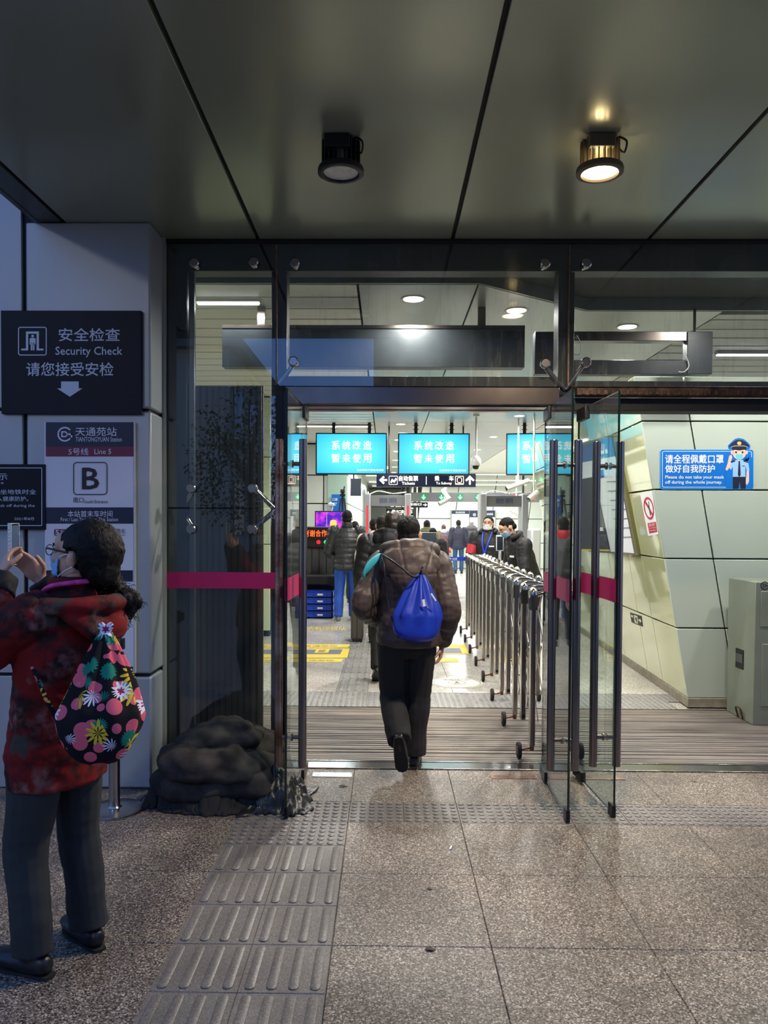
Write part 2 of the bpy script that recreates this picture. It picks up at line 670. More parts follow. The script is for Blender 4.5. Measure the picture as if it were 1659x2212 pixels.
hf = thing('hall_floor', None, None, (0, 5, 0), kind='structure')
b = B()
b.box(-7, 4.97, -.12, 7, 40, -.012)
obj('slab', b, M['hallfloor'], hf)
b = B()
b.box(-1.37, 4.972, -.012, 7, 5.10, .002)
b.box(-1.37, 4.962, -.012, 7, 4.972, .006)
b.box(-1.37, 5.112, -.012, 7, 5.135, .004)
obj('threshold_plate', b, M['stain'], hf, bevel=.002)
b = B()
b.box(-3, 5.14, -.011, 7, 6.64, -.008)
obj('mat_bed', b, mat('mat_bed', (26, 23, 20), .8), hf)
b = B()
y = 5.146
rm = random.Random(2)
while y < 6.60:
    w_ = rm.choice((.012, .016, .016, .02))
    h_ = rm.choice((.001, .001, .0, -.002, -.004))
    b.prism([(-3, y, -.008), (-3, y + .002, h_), (-3, y + w_, h_), (-3, y + w_ + .002, -.008)], (10, 0, 0))
    y += w_ + rm.choice((.006, .008, .013))
o = obj('mat_ribs', b, mat('mat_ribs', (146, 137, 126), .5, .3, .12, 6, dirt=(108, 99, 90), stretch=(.25, 2.5, 1)), hf)
o['kind'] = 'stuff'
b = B()
b.box(-3, 6.628, -.01, 7, 6.645, .003)
obj('mat_edge', b, M['stain'], hf)
for r in range(2):
    for i in range(19):
        x = -1.66 + i * .2985
        if x > 2.3 + (0 if r == 0 else .3):
            continue
        inst('tactile_tile', dothall, (x, 6.65 + .2985 * r, 0), hf)
for j in range(18):
    inst('tactile_tile', barhall, (-.466, 7.26 + .2985 * j, 0), hf)
htile = to_mesh('tile', tile_mesh(.796, .796), M['hallfloor'])
for i in range(-4, 8):
    for j in range(14):
        if i == -1:
            continue
        x = -.166 + i * .798 if i >= 0 else -.467 + (i + 1) * .798
        y = 7.26 + j * .798
        inst('tile', htile, (x, y, 0), hf)

# ---- canopy ceiling outside the doors
ce = thing('ceiling', None, None, (0, 3.5, ZC), kind='structure')
xs = [-1.888, -.80, .395, 1.59, 2.79, 3.99, 5.19]
for x0, x1 in zip(xs, xs[1:]):
    b = B()
    b.box(x0 + .011, 2.56, ZC, x1 - .011, GY - .012, ZC + .025)
    obj('ceiling_panel', b, M['alu'], ce, bevel=.003)
b = B()
b.box(-2.03, 2.3, ZC, -1.9, 4.54, ZC + .025)
obj('edge_panel', b, M['alufascia'], ce, bevel=.004)
b = B()
b.box(-2.03, 2.3, ZC + .024, 5.2, GY + .3, ZC + .42)
obj('soffit_core', b, M['alujoint'], ce)
b = B()
b.box(-2.03, 2.30, ZC - .004, 5.2, 2.55, ZC + .03)
b.box(-2.03, 2.27, ZC - .004, 5.2, 2.30, ZC + .45)
b.box(-2.06, 2.27, ZC - .004, -2.03, 4.54, ZC + .45)
obj('fascia', b, M['alufascia'], ce, bevel=.004)

# ---- left wall clad with metal panels
wl = thing('wall_left', None, None, (-2.5, 4.6, 0), kind='structure')
b = B()
b.box(-6, 4.565, 0, -1.40, 4.80, 4.2)
obj('backing', b, M['alujoint'], wl)
zz = [(0, .665), (.685, 2.225), (2.243, 3.80)]
for z0, z1 in zz:
    for x0, x1 in ((-4.6, -2.135), (-2.112, -1.381)):
        if x1 > -1.5:
            z1_ = min(z1, ZC)
        else:
            z1_ = z1
        b = B()
        b.box(x0, 4.54, max(z0, .004), x1, 4.60 if x1 < -1.5 else 4.80, z1_)
        obj('wall_panel', b, M['colpanel'], wl, bevel=.012 if x1 > -1.5 else .004)
b = B()
b.box(-1.381, 4.78, 0, -1.366, 4.84, ZC)
b.box(-1.395, 4.80, 0, -1.381, 4.90, ZC)
obj('edge_strip', b, mat('edge_strip', (176, 178, 170), .4, .4), wl)

# ---- steel frame of the glass front
def trim(n, boxes, m, bevel=.004):
    b = B()
    for q in boxes:
        b.box(*q)
    c = boxes[0]
    return tag(obj('trim_%d' % n, b, m, bevel=bevel, origin=((c[0] + c[3]) / 2, (c[1] + c[4]) / 2, c[2])), kind='structure')
trim(1, [(-1.40, 4.90, 3.155, 5.2, 5.03, 3.30)], M['steel'])
trim(2, [(-1.385, 4.87, 0, -1.255, 5.0, 3.15), ], M['steel'])
trim(3, [(-1.25, 4.9, 0, -1.215, 4.94, 3.15)], M['steelb'])
trim(4, [(-.728, 4.90, 0, -.632, 5.04, 3.15)], M['steel'])
trim(5, [(1.065, 4.90, 0, 1.165, 5.04, 3.15)], M['steel'])
trim(6, [(-.632, 4.86, 0, -.60, 4.93, 2.43)], M['steelb'])
trim(7, [(1.03, 4.9, 0, 1.062, 4.96, 2.43)], mat('purple_brown_jamb', (78, 64, 66), .4, .6))
trim(8, [(-.63, 4.83, 2.315, 1.062, 4.87, 2.425), (-.63, 4.87, 2.305, 1.062, 5.02, 2.33), (-.63, 5.0, 2.30, 1.062, 5.06, 2.42)], M['stainw'])
trim(9, [(1.168, 4.83, 2.375, 4.2, 4.87, 2.43), (1.168, 4.87, 2.37, 4.2, 4.9, 2.43)], M['rust'])
trim(10, [(1.168, 4.9, 2.29, 4.2, 5.06, 2.37)], M['alujoint'])
trim(12, [(-.63, 4.90, 2.425, 1.062, 5.10, 2.50), (1.168, 4.90, 2.43, 4.2, 5.08, 2.475)], mat('grimy_header_top', (40, 40, 40), .6, .2, .4, 14))
trim(11, [(-1.37, GY - .012, ZC - .022, 5.2, GY + .03, ZC)], M['alujoint'])
b = B()
x = 1.20
while x < 3.4:
    b.box(x, 4.822, 2.38, x + .02, 4.835, 2.405)
    x += .045
tag(obj('rusty_rail_teeth', b, M['rust'], bpy.data.objects['trim_9'], origin=(1.2, 4.83, 2.39)), kind='stuff')

# ---- glass panes held by round clamp fittings
def pane(name, x0, z0, x1, z1, fits, m, root):
    b = B()
    b.box(x0, GY, z0, x1, GY + .012, z1)
    for f in b.b.faces:
        n = f.normal if f.normal.length else None
    b.b.normal_update()
    for f in b.b.faces:
        f.material_index = 0 if abs(f.normal.y) > .5 else 1
    obj(name, b, [m, M['glassedge']], root, smooth=None)
    for (px, py, tx, tz) in fits:
        p = P(px, py, GY - .01)
        b = B()
        b.lathe((p.x, GY, p.z), [(.008, -.026), (.024, -.026), (.031, -.02), (.031, -.001)], 20, 'Y')
        b.lathe((p.x, GY + .012, p.z), [(.028, .001), (.028, .012), (.012, .02)], 16, 'Y')
        q = (p.x, 4.93, p.z) if tz > 3 else (tx, 4.905, tz)
        b.tube([(p.x, GY + .02, p.z), (p.x, GY + .05, p.z), q], [.012, .014, .018], 10, dome=0)
        obj('clamp_fitting', b, M['stain'], root, smooth=40)
w1 = thing('window_1', None, None, (-1.03, GY, 0), kind='structure')
pane('glass_pane', -1.362, 1.672, -.69, 3.296, [(420, 568, -1.3, 3.2), (548, 566, -.72, 3.2), (413, 1055, -1.30, 1.66), (546, 1055, -.70, 1.66)], M['glass'], w1)
pane('glass_pane', -1.362, .012, -.69, 1.662, [(413, 1143, -1.30, 1.66), (545, 1143, -.70, 1.66)], M['glass'], w1)
b = B()
z0, z1 = P(470, 1271, GY).z, P(470, 1236, GY).z
b.box(-1.366, GY - .003, z0, -.692, GY - .001, z1)
obj('warning_stripe', b, M['magenta'], w1)
w2 = thing('window_2', None, None, (.2, GY, 2.43), kind='structure')
pane('glass_pane', -.683, 2.425, 1.108, 3.296, [(637, 568, -.68, 3.2), (634, 781, -.68, 2.45), (1178, 569, 1.11, 3.2), (1178, 785, 1.11, 2.42)], M['glasst'], w2)
w3 = thing('window_3', None, None, (2, GY, 2.43), kind='structure')
pane('glass_pane', 1.116, 2.425, 3.0, 3.296, [(1267, 569, 1.12, 3.2), (1266, 783, 1.12, 2.42)], M['glasst'], w3)
for x in (-.6865, 1.112):
    b = B()
    b.box(x - .004, GY - .002, 2.43 if x > 0 else 2.43, x + .004, GY + .014, 3.29)
    obj('rusty_seal', b, mat('rusty_seal', (120, 92, 62), .7, 0, .4, 30), w2)

# ---- open glass doors, each leaf turned out towards the street
def leaf(n, xh, xo, yo, stripe=True):
    d = thing('door_%d' % n, None, None, (xh, 4.82, 0), kind='structure')
    z0, z1 = .025, 2.285
    h = V((xh, 4.86, 0))
    o_ = V((xo, yo, 0))
    t = (o_ - h).normalized()
    nn = V((-t.y, t.x, 0))
    L = (o_ - h).length
    b = B()
    q = [h + nn * .006, h - nn * .006, o_ - nn * .006, o_ + nn * .006]
    b.prism([p + V((0, 0, z0)) for p in q], (0, 0, z1 - z0))
    b.b.normal_update()
    for f in b.b.faces:
        f.material_index = 0 if abs(f.normal.dot(nn)) > .7 else 1
    obj('glass_panel', b, [M['glassd'], M['glassedge']], d, smooth=None)
    # long tube handles on both faces
    c = h + t * (L - .16)
    for s in (1, -1):
        b = B()
        p = c + nn * (s * .066)
        b.cyl(p + V((0, 0, .235)), p + V((0, 0, 2.035)), .0225, 20)
        hb = obj('handle', b, M['stainr'] if n == 1 and s < 0 else M['stainw'], d, smooth=40, bevel=.003)
    for z in (.40, 1.90):
        b = B()
        for s in (1, -1):
            a = c + nn * (s * .007) + V((0, 0, z))
            e = c + nn * (s * .06) + V((0, 0, z))
            b.cyl(a, a + nn * (s * .008), .02, 16)
            b.cyl(a, e, .0115, 12)
        obj('handle_standoff', b, M['stainw'], d, smooth=40)
    b = B()
    z0_, z1_ = 1.165, 1.285
    for s in (1, -1):
        q = [h + nn * (.0065 * s) + t * .03, o_ + nn * (.0065 * s), o_ + nn * (.0075 * s), h + nn * (.0075 * s) + t * .03]
        b.prism([p + V((0, 0, z0_)) for p in q], (0, 0, z1_ - z0_))
    obj('warning_stripe', b, M['magenta'], d)
    for zc, zh, l in ((.045, .06, .17), (2.25, .075, .17)):
        b = B()
        q = [h + nn * .016, h - nn * .016, h - nn * .016 + t * l, h + nn * .016 + t * l]
        b.prism([p + V((0, 0, zc - zh / 2)) for p in q], (0, 0, zh))
        obj('patch_fitting', b, M['black'] if zc > 1 else M['steel'], d, bevel=.003)
    b = B()
    q = [o_ + nn * .011, o_ - nn * .011, o_ - nn * .011 - t * .07, o_ + nn * .011 - t * .07]
    b.prism([p + V((0, 0, .006)) for p in q], (0, 0, .065))
    obj('edge_guard', b, M['black'], d, bevel=.003)
    return d
leaf(1, -.503, -.527, 4.085)
leaf(2, .985, .965, 4.075)
leaf(3, 1.19, 1.228, 4.15)
# floor springs
for i, (x, w) in enumerate(((-.33, .25), (.80, .28), (1.36, .25))):
    b = B()
    b.box(x - w / 2, 4.79, -.004, x + w / 2, 4.875, .004)
    b.box(x - w / 2 + .02, 4.82, .003, x - w / 2 + .05, 4.85, .006)
    obj('door_closer_plate', b, [M['stain'], M['stainr'], M['stainr']][i], bpy.data.objects['door_%d' % (i + 1)], bevel=.002)

# ---- hall shell
def panelwall(name, fn, us, vs, m, thick, gap=.008, parent=None):
    """cladding panels between the joint lines us, vs; fn(u, v) gives the face point, thick the outward vector"""
    for u0, u1 in zip(us, us[1:]):
        for v0, v1 in zip(vs, vs[1:]):
            b = B()
            g = gap
            b.prism([fn(u0 + g, v0 + g), fn(u1 - g, v0 + g), fn(u1 - g, v1 - g), fn(u0 + g, v1 - g)], thick)
            obj('wall_panel', b, m, parent, bevel=.004)

# leaning wall on the right: a front facet and a long side facet
wr = thing('wall_right', None, None, (2.65, 6.8, 0), kind='structure')
A0 = F(1490, 1527)
A1 = F(1352, 1432)
YF = A0.y
TT = P(1383, 890, YF)
side_n = (A1 - A0).cross(TT - A0).normalized()
k = (TT.x - A0.x) / (TT.z - A0.z)
sdir = (A1 - A0) / (A1 - A0).y
ZT = P(1450, 812, YF).z
def sidep(u, v):            # u metres back from the corner, v height
    return V((A0.x + sdir.x * u + k * v, YF + u, v))
def frontp(u, v):
    return V((A0.x + u + k * v, YF, v))
zs = [.075] + [P(1500, y_, YF).z for y_ in (1357, 1207, 1058, 910)] + [ZT]
b = B()
b.prism([sidep(.03, 0) + V((.03, .03, 0)), sidep(6.5, 0) + V((.03, 0, 0)), sidep(6.5, ZT - .02) + V((.03, 0, 0)), sidep(.03, ZT - .02) + V((.03, .03, 0))], (.3, 0, 0))
b.prism([frontp(.03, 0) + V((0, .03, 0)), (6, YF + .03, 0), (6, YF + .03, ZT - .02), frontp(.03, ZT - .02) + V((0, .03, 0))], (0, .3, 0))
obj('backing', b, M['alujoint'], wr)
wj = P(1567, 1362, YF).x - frontp(0, P(1567, 1362, YF).z).x
panelwall('front', frontp, [-.008, wj, wj + .95, wj + 1.9, wj + 2.85], zs, M['wallg'], (0, .028, 0), .006, wr)
panelwall('side', sidep, [-.004, .72, 1.22, 2.1, 3.3, 4.5, 5.7, 6.5], zs, M['wallrefl'], (.028, 0, 0), .005, wr)
b = B()
b.prism([V((A0.x - .025, YF - .02, 0)), V((A0.x - .025 + sdir.x * 6.5, YF + 6.5, 0)), V((A0.x + .09 + sdir.x * 6.5, YF + 6.5, 0)), V((A0.x + .1, YF + .06, 0)), V((5.5, YF + .06, 0)), V((5.5, YF - .02, 0))], (0, 0, .078))
tag(obj('baseboard_right', b, M['skirting'], bevel=.004, origin=(A0.x, YF, 0)), kind='structure')

# hall ceiling: flat panels in the middle, white slats either side
hc = thing('hall_ceiling', None, None, (0, 10, ZC), kind='structure')
b = B()
b.box(-7, 5.12, ZC + .1, 7, 40, ZC + .3)
obj('slab', b, mat('void_grey', (70, 70, 68), .8), hc)
for y0, y1 in ((5.72, 9.6), (9.6, 13.4), (13.4, 17.2), (17.2, 21), (21, 24.8), (24.8, 28.6), (28.6, 40)):
    for x0, x1 in ((-.22, .66), (.66, 2.74)):
        b = B()
        if y0 < 6 and x0 > .5:
            b.prism([(x0 + .006, y0 + .006, ZC), (1.62, 6.43, ZC), (x1 - .006, 6.43, ZC), (x1 - .006, y1 - .006, ZC), (x0 + .006, y1 - .006, ZC)], (0, 0, .03))
        else:
            b.box(x0 + .006, y0 + .006, ZC, x1 - .006, y1 - .006, ZC + .03)
        obj('ceiling_panel', b, M['ceilp'], hc, bevel=.003)
sl = B().box(-6.7, 0, 0, 0, .148, .03)
slme = to_mesh('ceiling_slat', sl, M['slat'])
sl = B().box(0, 0, 0, 4, .148, .03)
slme2 = to_mesh('ceiling_slat', sl, M['slat'])
for j in range(70):
    y = 5.73 + j * .162
    inst('ceiling_slat', slme, (-.232, y, ZC + .004 * (j % 2)), hc)
    if y > 6.5:
        inst('ceiling_slat', slme2, (2.752, y, ZC + .004 * (j % 2)), hc)
b = B()
b.box(-6.7, 17.1, ZC, -.232, 40, ZC + .03)
b.box(2.752, 17.1, ZC, 6.8, 40, ZC + .03)
obj('far_slats', b, M['slat'], hc)
# bulkhead just inside the glass
b = B()
b.prism([(-6, 5.715, ZC + .002), (.66, 5.715, ZC + .002), (1.62, 6.42, ZC + .002), (7, 6.42, ZC + .002), (7, 6.40, ZC + .002), (1.625, 6.40, ZC + .002), (.665, 5.69, ZC + .002), (-6, 5.69, ZC + .002)], (0, 0, .4))
obj('bulkhead', b, mat('bulkhead_green_grey', (128, 136, 130), .4, .3), hc)

# hall walls
hw = thing('wall_back', None, None, (0, 27.5, 0), kind='structure')
panelwall('b', lambda u, v: V((u + .12 * v, 27.5, v)), [.9, 2.2, 3.5, 4.8, 6.1, 7.0], [.0, .9, 1.75, 2.4, 3.3], M['wallw'], (0, .05, 0), .012, hw)
panelwall('b', lambda u, v: V((u, 39, v)), [-1.2, .0, 1.2], [.0, .9, 1.75, 2.4, 3.3], M['wallw'], (0, .05, 0), .012, hw)
panelwall('b', lambda u, v: V((1.05, 27.5 + u, v)), [0, 3, 6, 9, 11.5], [.0, .9, 1.75, 2.4, 3.3], M['wallw'], (.05, 0, 0), .012, hw)
b = B()
b.box(.95, 27.55, 0, 7, 27.7, 3.4).box(-1.2, 39.06, 0, 1.2, 39.2, 3.4).box(1.1, 27.7, 0, 1.2, 39.1, 3.4)
obj('backing', b, M['alujoint'], hw)
hl = thing('wall_left_hall', None, None, (-2, 10.7, 0), kind='structure')
panelwall('l', lambda u, v: V((u, 10.7, v)), [-4.4, -3.2, -2.2, -1.6], [.08, .68, 1.28, 2.48, 3.3], mat('pale_green_panel', (206, 218, 188), .3), (0, .04, 0), .006, hl)
panelwall('l', lambda u, v: V((u, 17, v)), [-6.9, -5.2, -4, -2.9, -1.75, -1.38, -.86], [.0, 1.3, 2.0, 2.62, 3.3], M['wallw'], (0, .05, 0), .012, hl)
panelwall('l', lambda u, v: V((-.85, 17 + u, v)), [0, 2, 4, 6.5, 9, 12, 15, 22], [.0, 1.3, 2.0, 2.62, 3.3], M['wallw'], (-.05, 0, 0), .012, hl)
b = B()
b.box(-6.9, 17.055, 0, -.905, 17.2, 3.4).box(-1.1, 17.1, 0, -.905, 39, 3.4).box(-4.4, 10.745, 0, -1.62, 10.9, 3.4)
obj('backing', b, M['alujoint'], hl)
panelwall('l', lambda u, v: V((-1.29 + u, 16.98, v)), [0, .42], [.0, 2.0, 3.3], mat('mint_panel', (176, 206, 190), .3), (0, -.02, 0), .004, hl)
b = B()
b.box(-7, 5.1, 0, -6.9, 17.2, 3.45)
tag(obj('wall_far_left', b, M['wallw'], origin=(-7, 10, 0)), kind='structure')
b = B()
b.box(6.9, 5.1, 0, 7, 27.7, 3.45)
tag(obj('wall_far_right', b, M['wallw'], origin=(7, 15, 0)), kind='structure')
b = B()
b.box(-7, 5.0, 0, -1.4, 5.1, 3.45)
tag(obj('wall_front_left', b, M['wallw'], origin=(-4, 5, 0)), kind='structure')
b = B()
b.box(4.2, 4.82, 0, 7, 5.1, 3.75)
tag(obj('wall_front_right', b, M['colpanel'], origin=(5, 5, 0)), kind='structure')
b = B()
b.box(-7, 4.97, 3.32, 7, 5.12, 3.75)
tag(obj('wall_over_glass', b, M['alujoint'], origin=(0, 5, 3.32)), kind='structure')
# ================================================================== LIGHT FITTINGS
def canopy_lamp(x, y, lit, label):
    t = thing('ceiling_spotlight', label, 'lamp', (x, y, ZC), 'surface spotlights under the canopy' if False else None)
    b = B()
    b.cyl((x, y, ZC), (x, y, ZC - .05), .066, 24)
    for k in range(20):
        a = 2 * pi * k / 20
        d = V((cos(a), sin(a), 0))
        n_ = V((-d.y, d.x, 0)) * .0025
        c = V((x, y, ZC))
        b.prism([c + d * .06 + n_, c + d * .06 - n_, c + d * .088 - n_, c + d * .088 + n_], (0, 0, -.115))
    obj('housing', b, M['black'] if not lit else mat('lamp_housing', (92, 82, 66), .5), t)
    b = B()
    b.lathe((x, y, ZC - .145), [(.085, .03), (.102, .03), (.106, .02), (.106, .004), (.098, 0), (.084, 0), (.078, .012)], 36)
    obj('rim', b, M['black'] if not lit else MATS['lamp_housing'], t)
    b = B()
    b.box(x - .07, y - .095, ZC - .06, x + .045, y - .062, ZC - .002)
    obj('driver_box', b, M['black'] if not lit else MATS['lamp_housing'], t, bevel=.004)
    b = B()
    b.tube([(x + .07, y - .05, ZC), (x + .10, y - .07, ZC - .03), (x + .095, y - .05, ZC - .07), (x + .075, y - .04, ZC - .05)], .005, 8, sub=4)
    obj('cable', b, M['black'], t)
    b = B()
    # faceted reflector dish
    b.lathe((x, y, ZC - .135), [(.083, .0), (.078, .012), (.05, .035), (.02, .045)], 12)
    obj('lens', b, mat('lamp_lens_off', (236, 238, 236), .3, .0, .12, 30) if not lit else mat('lamp_lens_lit', (255, 240, 210), .4, em=(255, 226, 168), es=22), t, smooth=10)
    if lit:
        lamp('lamp_light', 'SPOT', (x, y, ZC - .15), 400, (1, .83, .60), t, .08, radians(150), .7)
    return t
canopy_lamp(-.218, 3.60, False, 'unlit black round spotlight under the canopy, dark dusty lens')
canopy_lamp(.963, 3.60, True, 'glowing warm round spotlight under the canopy, on the ceiling above the right door')

dl = []
for i, (x, y) in enumerate([(.198, 6.08), (1.05, 6.40), (2.11, 6.92), (.24, 8.7), (.24, 11.3), (.24, 13.7), (.24, 16.3), (.24, 18.9), (.24, 21.5), (.24, 24.1), (.24, 26.7), (2.13, 9.8), (2.13, 12.6), (2.13, 15.65), (2.13, 18.4), (2.13, 21.2), (2.13, 24)]):
    lab = {0: 'bright round ceiling downlight seen through the transom left of the mullion', 1: 'round ceiling downlight beside the diagonal bulkhead edge', 2: 'round ceiling downlight just above the empty dark sign box'}.get(i)
    nth = ('first', 'second', 'third', 'fourth', 'fifth', 'sixth', 'seventh', 'eighth', 'ninth', 'tenth')
    t = thing('downlight', lab or ('round downlight, %s beyond the nearest one of the %s row in the hall ceiling' % (nth[i - 3] if x < 1 else nth[i - 11], 'middle' if x < 1 else 'right-hand')), 'lamp', (x, y, ZC), 'downlights in the hall ceiling')
    if i == 0:
        b = B()
        b.lathe((x, y, ZC), [(.078, -.004), (.096, -.006), (.098, 0)], 28)
        r0 = obj('trim_ring', b, mat('white_trim', (235, 232, 225), .4), t)
        b = B()
        b.lathe((x, y, ZC), [(.078, -.005), (.001, -.0052)], 28)
        e0 = obj('diffuser', b, mat('downlight_glow', (255, 250, 240), .4, em=(255, 246, 228), es=9), t)
    else:
        for q in (r0, e0):
            c = q.copy()
            COL.objects.link(c)
            c.parent = t
    lamp('downlight_lamp', 'SPOT', (x, y, ZC - .03), (290 if y < 9 else 215) if y < 14 else 170, (1, .965, .91), t, .08, radians(165), .6)
for x in (2.6, 3.7):  # two unseen fittings added to brighten the right wall
    t = thing('downlight', 'added unseen vestibule light, %s the right-hand doors' % ('over' if x < 3 else 'right of'), 'lamp', (x, 5.55, ZC + .1))
    for q in (r0, e0):
        c = q.copy()
        COL.objects.link(c)
        c.parent = t
    WL[t] = V((x, 5.55, ZC + .1))
    lamp('downlight_lamp', 'SPOT', (x, 5.55, ZC + .07), 150, (1, .965, .91), t, .08, radians(165), .6)
def strip(x0, x1, y, z, power, lab, w=.05):
    t = thing('strip_light', lab, 'lamp', ((x0 + x1) / 2, y, z), 'linear lamps in the hall')
    b = B()
    b.box(x0, y - w / 2 - .01, z, x1, y + w / 2 + .01, z + .05)
    obj('housing', b, MATS['white_trim'], t)
    b = B()
    b.box(x0 + .01, y - w / 2, z - .012, x1 - .01, y + w / 2, z)
    obj('diffuser', b, mat('strip_glow', (255, 255, 255), .4, em=(240, 248, 255), es=5), t)
    if z < ZC - .1:
        for x in (x0 + .2, x1 - .2):
            b = B()
            b.cyl((x, y, z + .05), (x, y, ZC), .006, 6)
            obj('hanger', b, M['stain'], t)
    lamp('strip_lamp', 'AREA', ((x0 + x1) / 2, y, z - .02), power * 1.2, (.95, .98, 1), t, ((x1 - x0) * .95, w), rot=(0, 0, 0))
strip(-1.6, -.3, 13.8, ZC - .03, 45, 'white strip light in the slats over the left screen')
strip(-1.5, -1.0, 6.12, ZC - .02, 14, 'short white strip light in the slats behind the side window')
strip(3.3, 5.4, 7.9, ZC - .03, 75, 'long bright strip light in the slats at the far right')
strip(3.3, 4.3, 10.6, ZC - .03, 40, 'second strip light in the right-hand slats, beyond the longest one')
strip(-5.5, -3.5, 13.8, ZC - .03, 90, 'strip light deep in the left bay of the hall')
for y, x0, w_ in ((17.5, 2.9, 'nearest and shortest'), (20.3, 1.9, 'second nearest'), (23.1, 1.9, 'third'), (25.7, 1.9, 'farthest')):
    strip(x0, 4.6, y, 2.86, 90, w_ + ' of the suspended strip lights before the back wall at right')
for y, w_ in ((19.5, 'nearest'), (22.5, 'middle'), (26, 'farthest')):
    strip(-.6, 0.05, y, 2.95, 60, w_ + ' of the short suspended strip lights along the exit corridor')
strip(-.6, .7, 32, 3.1, 80, 'strip light at the far end of the exit corridor')

# ================================================================== SIGNS ON THE COLUMN
WY = 4.54
def board(name, label, x0, y0, x1, y1, D, th, m, part='panel', cat='sign', r=0, bevel=.002, group=None, kind=None):
    a, c = P(x0, y1, D), P(x1, y0, D)
    t = thing(name, label, cat, ((a.x + c.x) / 2, D + th, a.z), group)
    b = B()
    b.box(a.x, D, a.z, c.x, D + th, c.z)
    obj(part, b, m, t, bevel=bevel)
    return t
t = board('security_sign', 'dark navy security check sign with a white arrow pointing down', 3, 671, 305, 894, WY - .028, .026, M['navy'])
f_ = at(WY - .030)
b = B()
b.text(f_, '安全检查', 127, 709, 259, 737, .012)
b.text(f_, 'Security Check', 120, 749, 264, 772, .012)
b.text(f_, '请您接受安检', 57, 783, 245, 812, .012)
printobj('lettering', b, mat('sign_letter', (206, 212, 226), .5), t)
b = B()
b.face([f_(x, y) for x, y in ((132, 824), (170, 824), (170, 839), (178, 839), (151, 857), (123, 839), (132, 839))][::-1])
printobj('arrow', b, MATS['sign_letter'], t)
b = B()
b.rframe(f_, 39, 706, 101, 768, 5, 2.2)
b.face([f_(x, y) for x, y in ((46, 753), (56, 753), (56, 716), (84, 716), (84, 753), (94, 753), (94, 757), (79, 757), (79, 721), (61, 721), (61, 757), (46, 757))][::-1])
b.rrect(f_, 67.5, 723, 73.5, 729, 3)
b.rrect(f_, 64, 730, 77, 745, 3)
b.rrect(f_, 66.5, 740, 70, 757, .8)
b.rrect(f_, 71, 740, 74.5, 757, .8)
printobj('pictogram', b, MATS['sign_letter'], t)

# subway emblem: an open ring around a block letter
def emblem(b, fn, cx_, cy_, r, w=.2):
    n = 40
    ring = []
    for k in range(n + 1):
        a = radians(38 + 284 * k / n)
        ring.append((a,))
    o = [b.b.verts.new(fn(cx_ + r * cos(a[0]), cy_ - r * sin(a[0]))) for a in ring]
    i = [b.b.verts.new(fn(cx_ + r * (1 - w) * cos(a[0]), cy_ - r * (1 - w) * sin(a[0]))) for a in ring]
    for k in range(n):
        b.b.faces.new((o[k], o[k + 1], i[k + 1], i[k]))
    s = r * .40
    wo = r * .17
    O = [(-s, -s), (s * .5, -s), (s * 1.15, -s * .35), (s * 1.15, s * .35), (s * .5, s), (-s, s)]
    I = [(-s + wo, -s + wo), (s * .4, -s + wo), (s * 1.15 - wo, -s * .25), (s * 1.15 - wo, s * .25), (s * .4, s - wo), (-s + wo, s - wo)]
    ov = [b.b.verts.new(fn(cx_ - r * .08 + x, cy_ + y)) for x, y in O]
    iv = [b.b.verts.new(fn(cx_ - r * .08 + x, cy_ + y)) for x, y in I]
    for k in range(6):
        b.b.faces.new((ov[k], ov[(k + 1) % 6], iv[(k + 1) % 6], iv[k]))
    b.quad2(fn, cx_ + r * .3, cy_ - r * .12, cx_ + r, cy_ + r * .1)
    b.quad2(fn, cx_ + r * .8, cy_ - r * .12, cx_ + r, cy_ + r * .45)

t = board('station_sign', 'tall white station board with navy head and a large letter B', 98, 912, 289, 1452, WY - .024, .022, M['offw'])
D_ = WY - .0255
f_ = at(D_)
for q in ((99, 912, 289, 965), (98, 1096, 288, 1131), (97, 1232, 287, 1256), (97, 1440, 287, 1452)):
    printobj('navy_band', B().quad2(f_, *q), M['navy2'], t)
printobj('maroon_band', B().quad2(f_, 99, 965, 289, 986), M['maroon'], t)
printobj('line_badge', B().rrect(at(D_ - .0005), 117, 1143, 143, 1157, 3), M['maroon'], t)
f_ = at(D_ - .0015)
b = B()
emblem(b, f_, 140, 938, 16)
b.text(f_, '天通苑站', 163, 923, 252, 942, .004)
b.text(f_, 'TIANTONGYUAN Station', 163, 944, 263, 954)
b.text(f_, '5号线', 148, 968, 191, 983)
b.text(f_, 'Line 5', 204, 970, 240, 981)
b.text(f_, '本站首末车时间', 146, 1103, 243, 1117)
b.text(f_, 'First / Last Train from This Station', 131, 1118, 255, 1126)
b.text(f_, '5', 120, 1145, 127, 1155, .02)
b.text(f_, '号线', 130, 1145, 141, 1150)
b.text(f_, 'Line 5', 130, 1151, 141, 1154)
b.text(f_, '南口', 240, 1237, 260, 1246).text(f_, 'Exit B', 246, 1248, 258, 1252)
printobj('emblem', b, mat('board_letter', (226, 226, 236), .5), t)
b = B()
b.rframe(f_, 158, 998, 232, 1069, 8, 1.8)
b.text(f_, 'B', 178, 1011, 213, 1056, .018)
b.text(f_, '南口', 158, 1074, 180, 1086)
b.text(f_, 'South Entrance', 182, 1080, 233, 1087)
b.text(f_, '开往', 155, 1142, 178, 1152).text(f_, '天通苑北', 230, 1142, 271, 1152).text(f_, 'Tiantongyuan North', 200, 1154, 270, 1158)
b.text(f_, '首车', 121, 1164, 142, 1174).text(f_, 'First', 118, 1177, 132, 1182)
b.text(f_, '末车', 121, 1187, 142, 1197).text(f_, 'Last', 118, 1200, 130, 1205)
printobj('letter_frame', b, M['blackp'], t)
b = B()
a, c = P(98, 1452, WY - .024), P(289, 912, WY - .024)
